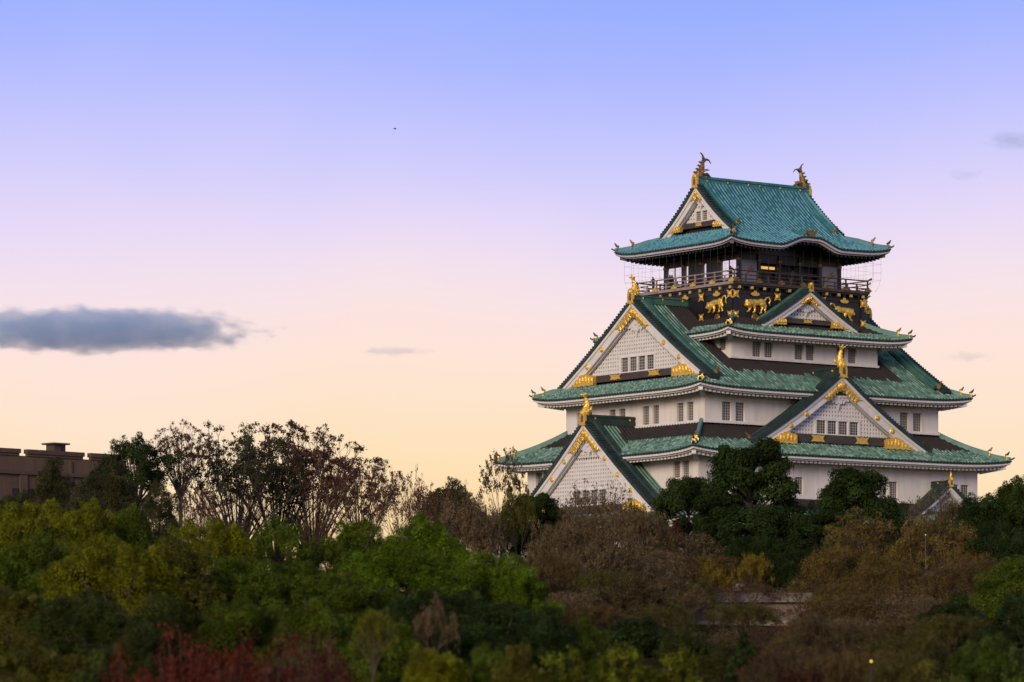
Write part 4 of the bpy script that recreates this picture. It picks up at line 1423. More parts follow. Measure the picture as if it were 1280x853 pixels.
G_DARK = (0.034, 0.056, 0.015); G_MID = (0.082, 0.118, 0.012); G_YEL = (0.150, 0.160, 0.010); G_OLIVE = (0.100, 0.098, 0.016)
G_BLUE = (0.050, 0.064, 0.014); G_BRIGHT = (0.098, 0.155, 0.010); PURPLE = (0.135, 0.068, 0.048); RUST = (0.165, 0.118, 0.034)
TAN = (0.15, 0.110, 0.056); RED = (0.105, 0.026, 0.014); REDBR = (0.085, 0.038, 0.022); YELL = (0.20, 0.150, 0.018); MUTED = (0.060, 0.060, 0.024)
TANB = (0.118, 0.082, 0.030); OLIVB = (0.088, 0.082, 0.020); RUSTB = (0.135, 0.094, 0.026); GREYB = (0.094, 0.072, 0.032)
LIME = (0.125, 0.140, 0.014); G_TOP = (0.062, 0.066, 0.030)
NAME = {'great': ('broadleaf_tree', 'tree'), 'thicket': ('thicket_bush', 'bush'), 'broad': ('broadleaf_tree', 'tree'), 'dome': ('broadleaf_tree', 'tree'), 'zelkova': ('umbrella_tree', 'tree'), 'bare': ('bare_tree', 'tree'), 'dry': ('autumn_tree', 'tree'),
        'pine': ('evergreen_tree', 'tree'), 'sparse': ('slender_tree', 'tree'), 'shrub': ('shrub', 'shrub'), 'feather': ('feathery_shrub', 'shrub'), 'thin_shrub': ('shrub', 'shrub'), 'conifer': ('conifer_tree', 'tree')}
GROUP = {'zelkova': 'umbrella trees on the skyline', 'pine': 'dark evergreens at the castle foot', 'great': 'broadleaf trees of the wood', 'broad': 'broadleaf trees of the wood',
         'dome': 'broadleaf trees of the wood', 'bare': 'leafless trees', 'dry': 'half-bare autumn trees', 'thicket': 'brown and olive bushes below the castle', 'sparse': 'slender half-bare trees',
         'shrub': 'small shrubs at the bottom edge', 'thin_shrub': 'red shrubs at the bottom left', 'feather': 'feathery bushes at the bottom edge'}
_used = {}


def tree(kind, px, top, wpx, Y, col, label, var=None, hmul=1.0, group=None):
    """a tree whose crown tops out at the given place of the photograph, standing on the ground at depth Y"""
    if kind == 'thicket':
        top += random.Random(px * 13 + Y).uniform(-16, 10)
    pt = at(px, top, Y)
    gz = ground_z(pt.x, Y)
    H = max(1.2, pt.z - gz) * hmul
    W = wpx / F_PX * Y * (1.22 if kind == 'broad' and Y < 240 else 1.0)
    k = _used.get(kind, 0); _used[kind] = k + 1
    pr = PROTO[kind][(k if var is None else var) % len(PROTO[kind])]
    nm, cat = NAME[kind]
    root = empty(nm, (pt.x, Y, pt.z - H), 0.0)
    rg = random.Random(int(px * 7 + top))
    root.rotation_euler = (0, 0, rg.uniform(0, 6.28))
    sxy = W / pr[2]; sz = min(max(H / pr[3], (.95 if kind == 'thicket' else .72) * sxy), sxy * (2.2 if kind in ('dry', 'bare', 'sparse', 'thicket', 'shrub', 'thin_shrub', 'feather') else 1.25)); dz = H - sz * pr[3]
    tag(root, label, cat, group or GROUP.get(kind))
    for nm_, me in (('crown', pr[0]), ('trunk', pr[1])):
        if me:
            c = bpy.data.objects.new(nm_, me); COL.objects.link(c); c.parent = root
            c.scale = (sxy, sxy, sz); c.location = (0, 0, dz); c.color = (*col, 1)
    return root


T_ = tree
# -- along the skyline, left to right
T_('broad', -34, 535, 82, 330, G_DARK, 'dark tree at the left picture edge, only its outermost twigs in view')
T_('dome', 170, 536, 116, 336, G_DARK, 'green tree with layered crown directly right of the brown parapet')
T_('zelkova', 226, 527, 84, 340, PURPLE, 'narrow purplish tree between the layered green tree and the umbrella trees')
T_('zelkova', 296, 530, 180, 346, G_TOP, 'umbrella tree with dark green leaf canopy, leftmost of the umbrella trees', 0)
T_('zelkova', 346, 528, 170, 354, (0.085, 0.060, 0.038), 'umbrella tree with mixed green and brown leaves, in the gap between its two wider neighbours', 2)
T_('zelkova', 392, 532, 170, 350, PURPLE, 'umbrella tree with purple brown leaf canopy, tallest of the purplish ones', 1)
T_('zelkova', 452, 572, 120, 344, PURPLE, 'lower sparse umbrella tree with purplish leaves, rightmost of the umbrella trees', 2)
T_('bare', 512, 592, 100, 340, PURPLE, 'bare reddish twiggy tree rising left of the dark green dome tree')
T_('bare', 540, 612, 90, 334, REDBR, 'dark brown bare mound of twigs under the dark green dome tree')
T_('dome', 562, 596, 100, 346, G_DARK, 'dark green dome-topped tree on the skyline, midway between umbrella trees and castle')
T_('dry', 580, 622, 110, 318, TAN, 'yellowish brown half-bare tree below the dark green dome tree')
T_('sparse', 626, 566, 70, 352, TAN, 'tall slender tree with thin leaves at the castle\'s left end')
T_('pine', 672, 616, 74, 348, G_DARK, 'dark green tree under the left corner of the castle\'s lowest gable')
T_('bare', 742, 606, 112, 352, TAN, 'bare grey-brown tree in front of the castle\'s lowest left gable')
T_('dry', 800, 640, 96, 346, TAN, 'thin brownish tree under the gold gable foot at the castle corner')
T_('sparse', 838, 655, 40, 356, RED, 'small red-leaved tree beside the dark trunk under the castle corner')
T_('pine', 860, 596, 96, 364, G_DARK, 'dark evergreen at the castle\'s front corner, left of the largest evergreen', 0)
T_('pine', 938, 553, 152, 374, G_DARK, 'largest dark evergreen, covering the castle\'s lower right wall near its corner', 1)
T_('pine', 1068, 586, 140, 368, G_DARK, 'rounded dark evergreen in front of the castle\'s long right wall', 2)
T_('pine', 945, 632, 130, 352, G_DARK, 'dark evergreen below the largest one, above the plaster wall', 0)
T_('pine', 1020, 640, 110, 350, G_DARK, 'dark evergreen under the rounded evergreen, right of the plaster wall\'s middle', 1)
T_('bare', 1165, 612, 84, 376, TAN, 'thin bare tree in front of the small gable at the castle\'s right end')
T_('broad', 1226, 608, 124, 350, G_DARK, 'dark green tree just right of the castle\'s lower right wall')
T_('broad', 1285, 588, 130, 354, G_MID, 'tall green tree at the right picture edge, highest right of the castle')
# -- behind the stone wall and in front of the keep
T_('bare', 870, 668, 92, 348, TAN, 'pale leafless tree under the dark evergreen at the castle corner')
T_('dry', 892, 706, 66, 326, YELL, 'small yellow-leaved tree left of the plaster wall')
T_('dry', 940, 694, 52, 326, YELL, 'small yellow-leaved tree in front of the plaster wall\'s left half')
T_('dry', 1082, 644, 132, 332, RUST, 'orange-brown autumn tree below the rounded evergreen')
T_('dry', 1172, 652, 144, 328, RUST, 'orange-brown autumn tree below the small right gable')
T_('dry', 1040, 690, 90, 322, RUST, 'low orange autumn tree at the right end of the plaster wall')
T_('dry', 1216, 690, 80, 320, RUST, 'rust-brown autumn tree beside the green trees at the right edge')
# -- muted growth under the brown parapet
T_('broad', 62, 578, 84, 300, MUTED, 'dull green tree in front of the brown parapet\'s middle')
T_('broad', 140, 572, 96, 306, MUTED, 'dull green tree at the parapet\'s right end')
T_('broad', 14, 606, 80, 290, MUTED, 'dull olive tree below the brown parapet at the left edge')
T_('broad', 104, 604, 110, 288, MUTED, 'dull olive tree below the brown parapet\'s middle')
T_('broad', 196, 608, 90, 296, MUTED, 'dull olive tree under the layered green tree')
T_('bare', 250, 604, 90, 320, PURPLE, 'bare twiggy tree under the narrow purplish tree')
T_('dry', 606, 628, 76, 338, TAN, 'brown half-bare tree left of the castle\'s lowest gable, under the slender tree')
T_('dry', 648, 620, 62, 344, G_OLIVE, 'olive half-bare tree between the slender tree and the dark green tree under the lowest gable')
T_('dry', 720, 640, 84, 340, TAN, 'brown tree right of the dark green tree under the lowest gable')
# -- dark growth close to the keep's foot
T_('broad', 885, 648, 90, 386, G_DARK, 'dark green tree half hidden behind the castle-corner evergreen')
T_('broad', 985, 634, 110, 388, G_DARK, 'dark green tree filling the gap right of the largest evergreen')
T_('broad', 1022, 628, 90, 386, G_DARK, 'dark green tree left of the rounded evergreen, close to the castle wall')
T_('broad', 1118, 634, 80, 384, G_DARK, 'dark green tree right of the rounded evergreen, close to the castle wall')
T_('thicket', 1146, 656, 76, 382, TANB, 'brown bush below the small right gable, left part')
T_('thicket', 1200, 642, 84, 380, OLIVB, 'olive bush below the small right gable, right part')
T_('thicket', 704, 630, 100, 366, OLIVB, 'olive bush under the lowest left gable\'s left foot')
T_('thicket', 772, 638, 120, 368, TANB, 'brown bush under the lowest left gable\'s right foot')
T_('thicket', 835, 662, 90, 366, TANB, 'brown bush under the castle-corner evergreen')
T_('thicket', 640, 640, 80, 358, OLIVB, 'olive bush at the far left foot of the castle')
T_('thicket', 590, 640, 90, 350, OLIVB, 'olive bush below the dark green dome-topped tree\'s right side')
T_('thicket', 905, 690, 110, 344, TANB, 'brown bush above the plaster wall\'s left half')
T_('broad', 975, 688, 110, 342, G_DARK, 'dark green tree above the plaster wall\'s middle')
T_('thicket', 1130, 690, 120, 345, RUSTB, 'rusty bush between the two orange-brown autumn trees')
T_('thicket', 794, 742, 90, 300, GREYB, 'grey-brown bush left of the plaster wall')
T_('thicket', 1024, 786, 110, 260, TANB, 'brown bush below the plaster wall\'s right end')
T_('thicket', 912, 792, 100, 240, OLIVB, 'olive bush below the plaster wall\'s left half')
T_('thicket', 720, 716, 130, 276, GREYB, 'grey-brown bush under the left broad bare tree')
T_('thicket', 650, 800, 100, 180, G_DARK, 'dark green bush under the central canopy\'s right foot')
T_('thicket', 880, 800, 100, 190, OLIVB, 'olive bush just left of the conical evergreen')
T_('thicket', 985, 820, 100, 150, GREYB, 'dark brown bush right beside the conical evergreen\'s foot')
# -- bright foreground canopy, left and centre
T_('great', 30, 611, 190, 214, G_YEL, 'yellow-green tree at the left edge below the parapet, highest of the bright canopy')
T_('great', 108, 622, 170, 222, G_YEL, 'yellow-green tree second from the left in the bright canopy')
T_('broad', 165, 622, 96, 226, G_MID, 'green tree in the bright canopy straight below the layered tree')
T_('great', 262, 638, 160, 220, G_YEL, 'olive yellow tree in the bright canopy below the leftmost umbrella tree')
T_('dome', 345, 640, 116, 228, G_MID, 'open green tree with sky gaps below the middle umbrella tree')
T_('sparse', 398, 652, 60, 236, REDBR, 'thin reddish tree in the gap between two bright green canopies')
T_('great', 448, 638, 150, 232, G_MID, 'green tree with rounded head left of the broad bright canopy')
T_('great', 520, 640, 180, 226, G_BRIGHT, 'bright green tree whose head tops the central canopy')
T_('great', 500, 674, 230, 204, G_BRIGHT, 'broad bright green tree at the centre of the foreground canopy')
T_('great', 610, 678, 170, 208, G_BRIGHT, 'bright green tree at the right shoulder of the central canopy')
T_('broad', 648, 706, 84, 206, G_BRIGHT, 'bright green tree ending the central canopy on the right')
T_('great', 40, 664, 230, 196, G_MID, 'dark green tree with black branches at the left edge')
T_('great', 140, 664, 210, 190, G_YEL, 'yellow-green tree in front of the green tree below the layered tree')
T_('broad', 218, 678, 130, 192, G_OLIVE, 'olive tree in the middle of the left foreground')
T_('great', 295, 684, 220, 196, G_MID, 'wide green tree in front of the olive yellow tree')
T_('great', 382, 698, 180, 198, G_MID, 'green tree below the thin reddish tree')
T_('broad', 440, 712, 130, 186, G_MID, 'mid green tree left of the broad bright green one')
T_('great', 545, 730, 210, 180, G_DARK, 'shaded dark green tree below the broad bright green one')
T_('great', 625, 744, 180, 178, G_DARK, 'dark green tree below the right shoulder of the central canopy')
T_('broad', 15, 720, 120, 168, G_OLIVE, 'olive tree low at the left edge')
T_('great', 112, 734, 230, 160, G_BLUE, 'dark green tree left of the red shrubs')
T_('broad', 205, 738, 120, 168, G_BLUE, 'dark green tree behind the leftmost red shrub')
T_('great', 302, 742, 200, 170, G_MID, 'dark green tree behind the red shrubs\' middle')
T_('broad', 395, 752, 120, 166, G_MID, 'dark green tree behind the red-brown bare shrub')
T_('broad', 40, 790, 150, 138, G_OLIVE, 'dark olive bush in the lower left corner')
T_('shrub', 110, 806, 90, 130, G_BLUE, 'dark bush at the bottom edge left of the red shrubs')
# -- red shrubs
T_('thin_shrub', 228, 772, 116, 134, RED, 'red-leaved shrub, leftmost at the bottom', 0)
T_('thin_shrub', 196, 812, 110, 128, RED, 'low red shrub at the bottom edge before the leftmost red shrub')
T_('thin_shrub', 150, 800, 110, 130, RED, 'thin red shrub at the left end of the red group')
T_('thin_shrub', 300, 784, 120, 132, RED, 'thin dark red shrub in the middle of the red group')
T_('bare', 372, 790, 120, 134, REDBR, 'bare red-brown shrub with a few red leaves')
T_('thin_shrub', 420, 796, 80, 136, RED, 'sparse red shrub beside the small yellowish tree')
T_('thin_shrub', 350, 820, 120, 126, REDBR, 'low brown shrub at the bottom edge in front of the red group')
T_('dry', 466, 764, 62, 142, LIME, 'small yellowish tree right of the red shrubs')
# -- bottom centre
T_('broad', 545, 796, 110, 136, G_YEL, 'yellow-green bush at the bottom edge right of the small yellowish tree')
T_('broad', 612, 806, 90, 138, G_MID, 'green bush at the bottom edge beside the yellow-green one')
T_('dry', 540, 752, 60, 158, TAN, 'small brownish tree above the yellow-green bush')
T_('broad', 680, 764, 110, 166, G_DARK, 'dark green tree right of the central canopy\'s foot')
T_('broad', 728, 768, 84, 168, G_MID, 'green round bush below the broad grey-brown bare trees')
T_('bare', 735, 688, 130, 300, TAN, 'broad grey-brown bare tree left of the yellow-leaved trees', 0)
T_('bare', 812, 684, 126, 306, TAN, 'broad grey-brown bare tree under the gold gable foot', 1)
T_('dry', 700, 656, 90, 316, TAN, 'brownish tree behind the broad bare trees\' left side')
T_('dry', 775, 650, 90, 330, TAN, 'brownish tree behind the broad bare trees\' right side')
T_('thicket', 780, 730, 150, 262, GREYB, 'low grey-brown thicket in front of the two broad ones', 2)
T_('bare', 700, 740, 120, 250, TAN, 'low bare tree against the right side of the central canopy', 1)
T_('thicket', 862, 736, 66, 290, OLIVB, 'olive bush left of the plaster wall\'s lit face')
T_('shrub', 795, 768, 84, 190, G_DARK, 'dark green bush in the middle of the foreground right of the round bush', 1)
T_('shrub', 856, 782, 76, 186, G_BLUE, 'second dark green bush from the round bush, nearer the conifer', 0)
T_('feather', 700, 806, 110, 140, LIME, 'lime green feathery bush at the bottom edge, leftmost')
T_('feather', 776, 800, 120, 142, LIME, 'lime green feathery bush at the bottom edge, middle')
T_('feather', 846, 808, 100, 144, LIME, 'lime green feathery bush at the bottom edge, right')
T_('conifer', 930, 786, 76, 156, G_DARK, 'dark conical evergreen at the bottom edge')

T_('dry', 916, 764, 70, 290, TAN, 'brown half-bare tree in front of the plaster wall\'s left half, under the yellow trees', 0)
T_('bare', 985, 760, 80, 290, REDBR, 'small bare red-brown tree in front of the plaster wall\'s middle', 1)
T_('thicket', 1062, 738, 100, 298, RUSTB, 'rusty bush in front of the plaster wall below the low orange tree', 1)
T_('thicket', 1105, 712, 120, 302, RUSTB, 'orange-brown bush in front of the plaster wall\'s right end', 0)
T_('dry', 1180, 712, 120, 300, TAN, 'tan half-bare tree right of the pale grey lamp post', 1)
T_('thicket', 1235, 732, 100, 270, OLIVB, 'olive bush at the right below the rust-brown autumn tree', 0)
T_('thicket', 930, 764, 90, 230, OLIVB, 'olive thicket behind the conical evergreen', 1)
T_('bare', 884, 790, 90, 226, TAN, 'bare grey-brown thicket left of the conical evergreen', 0)
T_('thicket', 1000, 790, 110, 190, TANB, 'brown thicket right of the conical evergreen', 0)
T_('bare', 1060, 772, 130, 210, TAN, 'grey-brown bare thicket above the yellow lamp', 1)
T_('thicket', 1120, 770, 120, 206, TANB, 'brown thicket above and right of the yellow lamp', 0)
T_('thicket', 1190, 778, 110, 200, OLIVB, 'olive brown thicket left of the corner\'s light green bushes', 1)
T_('bare', 960, 812, 110, 150, REDBR, 'dark bare shrub at the bottom edge beside the conical evergreen', 2)
T_('thicket', 1040, 818, 110, 146, TANB, 'brown shrub at the bottom edge left of the yellow lamp', 1)
T_('thicket', 1130, 822, 120, 144, OLIVB, 'olive brown shrub at the bottom edge right of the yellow lamp', 0)
T_('thicket', 690, 706, 90, 270, TANB, 'brown bush touching the central canopy\'s right end', 0)
T_('thicket', 760, 724, 110, 268, OLIVB, 'olive bush in the broad grey-brown thicket', 1)
T_('dry', 830, 722, 100, 280, TAN, 'brown half-bare tree left of the low olive bush', 0)
T_('thicket', 740, 770, 100, 210, TANB, 'brown thicket behind the green round bush', 1)
T_('thicket', 830, 762, 100, 220, OLIVB, 'olive thicket behind the dark green bushes', 0)
T_('broad', 480, 770, 110, 158, G_MID, 'green tree behind the small yellowish tree')
T_('broad', 590, 776, 110, 160, G_DARK, 'dark green tree behind the yellow-green bush')
T_('broad', 640, 812, 90, 136, G_OLIVE, 'olive green bush at the bottom edge left of the lime bushes')
T_('broad', 160, 782, 110, 142, G_BLUE, 'dark green bush behind the low red shrub')
T_('broad', 20, 826, 110, 126, G_OLIVE, 'olive bush in the very lower left corner')
T_('thin_shrub', 270, 806, 100, 128, RED, 'red-leaved shrub at the bottom edge, second from the left', 1)
T_('thin_shrub', 250, 786, 100, 140, RED, 'thin red shrub behind the leftmost red-leaved shrub')
T_('thicket', 1062, 690, 150, 308, RUSTB, 'rust-orange bush below the leftmost orange-brown autumn tree')
T_('thicket', 1140, 716, 160, 298, RUSTB, 'wide rust-orange bush at the foot of the pale grey lamp post')
T_('thicket', 1212, 712, 120, 292, TANB, 'tan bush below the rust-brown autumn tree')
T_('thicket', 1042, 744, 90, 296, RUSTB, 'rust bush before the plaster wall\'s right end')
T_('thicket', 1090, 752, 150, 262, TANB, 'tan-brown bush in the middle of the lower right thicket')
T_('thicket', 1170, 762, 130, 250, RUSTB, 'rusty brown bush in the lower right thicket under the wide rust-orange one')
T_('thicket', 1020, 800, 120, 196, OLIVB, 'olive brown bush in the lower right thicket, left of the yellow lamp')
T_('thicket', 820, 700, 120, 312, TANB, 'tan bush under the brown bush of the castle-corner evergreen')
T_('thicket', 745, 694, 120, 304, GREYB, 'grey-brown bush among the broad bare trees')
T_('great', 1100, 690, 190, 316, (0.12, 0.085, 0.026), 'broad orange-brown tree below the two orange-brown autumn trees')
T_('great', 1010, 796, 180, 200, (0.075, 0.062, 0.022), 'broad dull brown tree behind the conical evergreen\'s right side')
T_('great', 1130, 776, 220, 206, (0.078, 0.064, 0.020), 'broad dull olive-brown tree behind the yellow lamp')
T_('great', 1060, 812, 190, 160, (0.055, 0.046, 0.018), 'dark brown spreading bush around the yellow lamp\'s pole')
T_('great', 1170, 806, 170, 164, (0.060, 0.056, 0.017), 'dark olive spreading bush left of the corner\'s light green bushes')
T_('great', 860, 776, 130, 230, (0.070, 0.062, 0.020), 'olive-brown tree below the left end of the plaster wall')
T_('great', 780, 690, 170, 316, (0.085, 0.062, 0.036), 'broad brown tree in the middle of the bare grey-brown trees')
T_('great', 700, 726, 150, 268, (0.072, 0.054, 0.030), 'broad brown tree at the right of the central green canopy')
T_('great', 800, 770, 150, 200, (0.050, 0.062, 0.016), 'dull green tree behind the two dark green bushes')
T_('great', 920, 800, 150, 176, (0.060, 0.060, 0.016), 'dull olive tree behind the conical evergreen')
T_('great', 1278, 594, 150, 352, (0.045, 0.070, 0.015), 'tall dense green tree at the right picture edge beside the castle\'s last gable')
T_('great', 1240, 646, 140, 332, G_DARK, 'dense dark green tree below the tall right-edge tree')
T_('great', 1264, 694, 150, 296, G_DARK, 'dense dark tree at the right edge above the corner\'s light bushes')
T_('great', 955, 664, 150, 347, G_DARK, 'wide dark green tree behind the small yellow-leaved trees')
T_('great', 1030, 676, 130, 344, G_DARK, 'wide dark green tree left of the orange-brown autumn trees')
T_('great', 806, 672, 140, 322, (0.066, 0.072, 0.017), 'olive green tree in the middle of the bare grey-brown trees')
T_('great', 700, 694, 110, 312, (0.052, 0.062, 0.016), 'olive green tree at the left of the broad bare trees')
T_('bare', 868, 728, 90, 314, TAN, 'leafless tree screening the plaster wall\'s left end', 0)
T_('bare', 935, 730, 96, 312, REDBR, 'leafless reddish tree screening the plaster wall\'s middle', 1)
T_('bare', 1004, 728, 90, 310, TAN, 'leafless tree screening the plaster wall\'s right part', 2)
T_('thin_shrub', 345, 788, 130, 131, (0.085, 0.020, 0.012), 'thin dull red shrub at the right of the red group')
T_('thin_shrub', 405, 808, 110, 127, (0.080, 0.022, 0.014), 'thin dull red shrub at the bottom edge by the small yellowish tree')
# -- brown thicket bottom right
T_('bare', 985, 776, 130, 200, REDBR, 'reddish bare thicket below the plaster wall\'s middle', 0)
T_('thicket', 1075, 742, 130, 240, TANB, 'brown bush below the orange autumn trees', 1)
T_('bare', 1150, 744, 140, 236, TAN, 'grey-brown bare tree below the rust autumn trees', 1)
T_('thicket', 1050, 786, 150, 180, GREYB, 'dark brown thicket behind the yellow lamp', 2)
T_('thicket', 1132, 790, 130, 176, OLIVB, 'olive brown thicket right of the yellow lamp')
T_('thicket', 1088, 812, 110, 156, TANB, 'low brown thicket around the yellow lamp')
T_('shrub', 1010, 826, 120, 140, REDBR, 'dark brown shrub at the bottom edge right of the conifer')
T_('shrub', 1170, 820, 120, 142, G_OLIVE, 'dark olive shrub at the bottom edge')
T_('broad', 1190, 742, 90, 230, G_DARK, 'dark green tree below the green trees at the right edge')
T_('broad', 1262, 700, 120, 250, G_MID, 'green tree at the right edge, middle height')
T_('broad', 1250, 650, 110, 320, G_DARK, 'dark green tree behind the right-edge middle tree')
T_('broad', 1228, 784, 100, 148, (0.062, 0.092, 0.016), 'light green bush in the lower right corner, left one')
T_('feather', 1280, 796, 90, 146, (0.066, 0.094, 0.018), 'light green feathery bush at the very right bottom corner')
T_('broad', 1282, 740, 90, 190, G_DARK, 'dark tree above the corner\'s light green bushes')

# ------------------------------------------------------------------ plaster boundary wall with coping
w0, w1, wy = at(760, 760, 329.0), at(1330, 760, 329.0), 329.0
ztop = at(900, 741, 329).z
mb = MB()
g0 = 6.5
mb.box(w0.x, w1.x, wy - .35, wy + .35, g0, ztop - 2.3, M['stone'])
mb.box(w0.x, w1.x, wy - .25, wy + .25, ztop - 2.3 + .002, ztop - .75, M['dirty_plaster'])
bw = mb.build('boundary_wall')
tag(bw, 'low plaster wall with grey tiled coping half hidden by trees below the castle', 'wall')
mb = MB()
mb.add([(w0.x, wy - .75, ztop - .8), (w1.x, wy - .75, ztop - .8), (w1.x, wy, ztop), (w0.x, wy, ztop), (w0.x, wy + .75, ztop - .8), (w1.x, wy + .75, ztop - .8)], [(0, 1, 2, 3), (3, 2, 5, 4), (0, 3, 4), (1, 5, 2)], M['coping'])
mb.build('coping', bw)

# ------------------------------------------------------------------ brown building with a battlemented parapet, far left
bp = at(0, 560, 400)
bang = math.atan2(9.0, 9.3)
bld = empty('parapet_building', (bp.x, bp.y, 12.8), bang)
tag(bld, 'brown building with a battlemented roof parapet behind the trees at left', 'building')
def along(px):                    # distance along the facade seen at a pixel column
    c, s_ = math.cos(bang), math.sin(bang); t = (px - 640) / F_PX
    return (t * bp.y - bp.x) / (c - t * s_)
bh = bp.z - 12.8
mb = MB()
mb.box(-16, along(158), 0, 16, -1, bh - .66, M['brown_wall'])
mb.build('wall', bld)
gaps = [along(-70), along(28.5), along(108), along(159)]
for i in range(len(gaps) - 1):
    a, b = gaps[i] + .5, gaps[i + 1] - .5
    mb = MB()
    mb.box(a, b, -.12, .25, bh - .66 + .002, bh - .42, M['brown_wall'])
    mb.box(a - .1, b + .1, -.26, .38, bh - .42 + .002, bh, M['brown_cope'])
    mb.build('merlon', bld)
    mb = MB(); mb.box(gaps[i] - .45, gaps[i] + .45, -.2, -.002, -1, bh - 2.1, M['brown_wall']); mb.build('pilaster', bld)
mb = MB(); mb.box(gaps[0], gaps[-1], -.30, -.203, bh - 2.5, bh - 2.15, M['brown_cope']); mb.build('cornice', bld)
for px in (68, 88):
    mb = MB(); a = along(px); mb.box(a - .14, a + .14, -.16, -.122 + .118, bh - 7, bh - .9, M['brown_cope']); mb.build('downpipe', bld)
for a in (-8, -3, 2.2, 3.6, 9):
    mb = MB(); mb.box(a - .7, a + .7, -.06, -.003, bh - 5.6, bh - 3.9, M['dark_void']); mb.box(a - .85, a + .85, -.12, -.003, bh - 5.75, bh - 5.603, M['brown_cope']); mb.build('window', bld)
# roof ventilator with an overhanging cap
q = .55; a = along(69 + 8.7 * (q + .6))
mb = MB(); mb.box(a - .72, a + .72, q, q + 1.3, bh - .66 + .004, bh + .72, M['brown_cope']); v_ = mb.build('roof_vent', bld)
mb = MB(); mb.box(a - 1.05, a + 1.05, q - .32, q + 1.62, bh + .722, bh + .88, M['brown_cope']); mb.build('vent_cap', v_)
mb = MB(); mb.box(a + .1, a + .5, q - .05, q - .003, bh + .1, bh + .6, M['dark_void']); mb.build('vent_louvre', v_)

# ------------------------------------------------------------------ lamps
def lamp_post(px, top, Y, lit, label, pole='lamp_grey', hr=.15):
    p = at(px, top, Y); gz = ground_z(p.x, Y); H = p.z - gz
    r = empty('lamp_post', (p.x, Y, gz)); tag(r, label, 'lamp', 'lamp posts among the trees')
    mb = MB(); mb.tube([(0, 0, -.3), (0, 0, H * .5), (0, 0, H - hr)], [.045, .035, .03], M[pole], 8); mb.build('pole', r)
    mb = MB(); mb.tube([(0, 0, H - hr * 2), (0, 0, H - hr * 1.5)], [hr * .4, hr * 1.1], M[pole], 10); mb.blob((0, 0, H - hr * .8), (hr, hr, hr * .95), M['lamp_small'] if lit else M['metal_white'], 10, 7); mb.build('lamp_head', r)
    return r
lamp_post(1157, 668, 318, False, 'pale grey unlit lamp post standing among the orange autumn trees', hr=.07)
lamp_post(1089, 826, 140, True, 'small lit yellow lamp in the dark thicket at bottom right', 'black', .035)

# ------------------------------------------------------------------ people behind the balcony rail
def person(s, d, k, hgt, lean, label, zb=45.76):
    X = side(k); x, y, z = X(s, d, zb)
    c, sn = math.cos(KTH), math.sin(KTH)
    root_loc = (KX + x * c - y * sn, KY + x * sn + y * c, CAMZ + z)
    me = bpy.data.meshes.new('person'); bm = bmesh.new()
    sk = bm.verts.layers.skin.verify()
    def vtx(p, r, root=False):
        v = bm.verts.new(p); v[sk].radius = (r, r); v[sk].use_root = root; return v
    h = hgt
    pel = vtx((0, 0, .52 * h), .14, True); ch = vtx((lean * .3, 0, .70 * h), .165); sh = vtx((lean * .5, 0, .81 * h), .13); nk = vtx((lean * .6, 0, .86 * h), .06)
    hd = vtx((lean * .7, 0, .91 * h), .095); tp = vtx((lean * .7, 0, .975 * h), .08)
    for a, b in ((pel, ch), (ch, sh), (sh, nk), (nk, hd), (hd, tp)): bm.edges.new((a, b))
    for sg in (-1, 1):
        hp = vtx((0, sg * .10, .48 * h), .10); kn = vtx((.03, sg * .11, .27 * h), .07); an = vtx((0, sg * .11, .045 * h), .05); ft = vtx((.16, sg * .12, .02 * h), .04)
        sd_ = vtx((lean * .5, sg * .19, .79 * h), .07); el = vtx((lean * .5 + .08, sg * .25, .63 * h), .05); ha = vtx((lean + .28, sg * .2, .60 * h), .04)
        for a, b in ((pel, hp), (hp, kn), (kn, an), (an, ft), (sh, sd_), (sd_, el), (el, ha)): bm.edges.new((a, b))
    bm.to_mesh(me); bm.free()
    o = bpy.data.objects.new('person', me); COL.objects.link(o)
    o.location = root_loc; o.rotation_euler = (0, 0, KTH + {0: -math.pi / 2, 1: math.pi}[k])
    me.materials.append(M['cloth'])
    m = o.modifiers.new('skin', 'SKIN'); m.use_smooth_shade = True
    m = o.modifiers.new('sub', 'SUBSURF'); m.levels = 1; m.render_levels = 1
    tag(o, label, 'person', 'people on the castle balcony')
person(-6.3, 8.35, 1, 1.72, .12, 'person in dark clothes alone at the open left end of the balcony')
person(-3.5, 8.3, 1, 1.70, .1, 'person in dark clothes before the bright left window, taller of a pair')
person(-3.0, 8.4, 1, 1.62, .14, 'person in dark clothes before the bright left window, shorter of a pair')
person(.6, 8.3, 1, 1.68, .1, 'person in dark clothes at the middle of the balcony\'s left rail')
person(6.6, 8.35, 1, 1.74, .1, 'person in dark clothes at the balcony\'s front corner')
person(-.6, 7.3, 0, 1.7, .1, 'person in dark clothes behind the right balcony rail under the curved eave')

# ------------------------------------------------------------------ a bird in the sky
p = at(493.5, 161.5, 600)
mb = MB()
mb.tube([(-.2, 0, 0), (-.08, 0, .02), (.1, 0, .03), (.2, 0, .05), (.26, 0, .04)], [.015, .06, .07, .05, .01], M['bird'], 7)
for sg in (-1, 1):
    mb.add([(.1, 0, .05), (-.06, 0, .05), (-.03, sg * .22, .14), (.12, sg * .2, .14), (-.08, sg * .44, .09), (.02, sg * .46, .09)], [(0, 1, 2, 3), (3, 2, 4, 5)], M['bird'])
b = mb.build('bird', loc=p); b.rotation_euler = (0, 0, .6)
tag(b, 'tiny dark bird high in the empty sky left of the castle', 'bird')


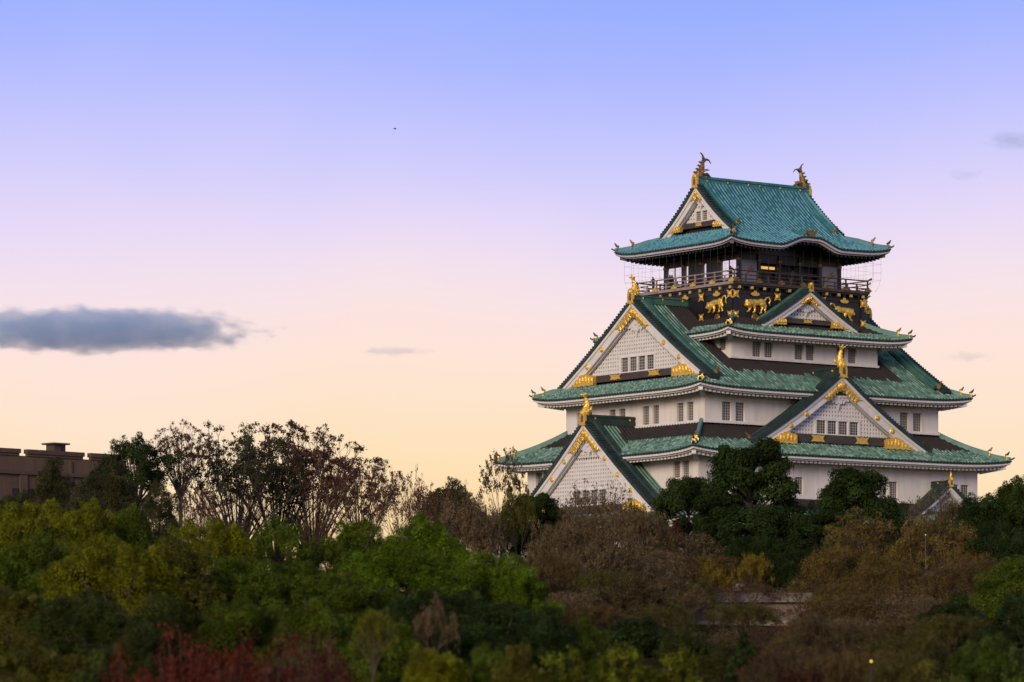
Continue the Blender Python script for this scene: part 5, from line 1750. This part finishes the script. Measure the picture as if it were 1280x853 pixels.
# ------------------------------------------------------------------ clouds
def cloud(px, py, wpx, hpx, Y, dens, label, seed, thick=.6, nscale=1.6, namp=.9, edge=.12, bottom=-.5):
    c = at(px, py, Y); sx = wpx / 2 / F_PX * Y; sz = hpx / 2 / F_PX * Y
    m = bpy.data.materials.new('cloud_vapour'); m.use_nodes = True
    nt = m.node_tree; N, Lk = nt.nodes, nt.links; N.clear()
    out = N.new('ShaderNodeOutputMaterial'); pv = N.new('ShaderNodeVolumePrincipled')
    pv.inputs['Color'].default_value = (0.52, 0.74, 1.0, 1); pv.inputs['Anisotropy'].default_value = 0.0
    Lk.new(pv.outputs[0], out.inputs['Volume'])
    tc = N.new('ShaderNodeTexCoord')
    nz = N.new('ShaderNodeTexNoise'); nz.inputs['Scale'].default_value = nscale; nz.inputs['Detail'].default_value = 5; nz.inputs['Roughness'].default_value = .6
    mp = N.new('ShaderNodeMapping'); mp.inputs['Location'].default_value = (seed * 3.7, seed * 1.3, seed); mp.inputs['Scale'].default_value = (max(1.0, sx / sz * .45), 1, 1.0)
    Lk.new(tc.outputs['Object'], mp.inputs[0]); Lk.new(mp.outputs[0], nz.inputs['Vector'])
    ln = N.new('ShaderNodeVectorMath'); ln.operation = 'LENGTH'; Lk.new(tc.outputs['Object'], ln.inputs[0])
    # density rises where noise - radius is positive
    a = N.new('ShaderNodeMath'); a.operation = 'MULTIPLY_ADD'; a.inputs[1].default_value = namp; Lk.new(nz.outputs['Fac'], a.inputs[0])
    neg = N.new('ShaderNodeMath'); neg.operation = 'MULTIPLY_ADD'; neg.inputs[1].default_value = -1.0; neg.inputs[2].default_value = 1.0 - namp * .62
    Lk.new(ln.outputs['Value'], neg.inputs[0]); Lk.new(neg.outputs[0], a.inputs[2])
    mr = N.new('ShaderNodeMapRange'); mr.interpolation_type = 'SMOOTHSTEP'; mr.inputs['From Min'].default_value = 0; mr.inputs['From Max'].default_value = edge
    mr.inputs['To Max'].default_value = dens
    Lk.new(a.outputs[0], mr.inputs['Value']); Lk.new(mr.outputs[0], pv.inputs['Density'])
    mb = MB(); mb.blob((0, 0, 0), (1.25, 1.25, 1.25), m, 24, 14)
    o = mb.build('cloud', loc=c, smooth=True, fix=True); o.scale = (sx, sx * thick, sz)
    tag(o, label, 'cloud', 'clouds in the dusk sky')
    return o


cloud(118, 413, 490, 64, 4000, .016, 'long grey-blue cloud low in the sky at the left', 1, namp=1.1, edge=.24, nscale=2.4)
cloud(492, 439, 130, 16, 4000, .010, 'faint thin grey streak of cloud in the middle of the sky', 2, namp=1.8, edge=.5)
cloud(1262, 175, 96, 34, 4000, .016, 'faint grey cloud patch at the upper right edge', 3, namp=2.0, edge=.5, nscale=1.5)
cloud(1206, 219, 54, 24, 4000, .013, 'small faint cloud puff below the upper right cloud patch', 4, namp=2.0, edge=.5, nscale=1.5)
cloud(1212, 446, 90, 18, 4000, .009, 'faint low cloud streak right of the castle', 5, namp=1.8, edge=.5)
scn.cycles.volume_bounces = 12
scn.cycles.volume_step_rate = 1.0
scn.cycles.volume_max_steps = 256
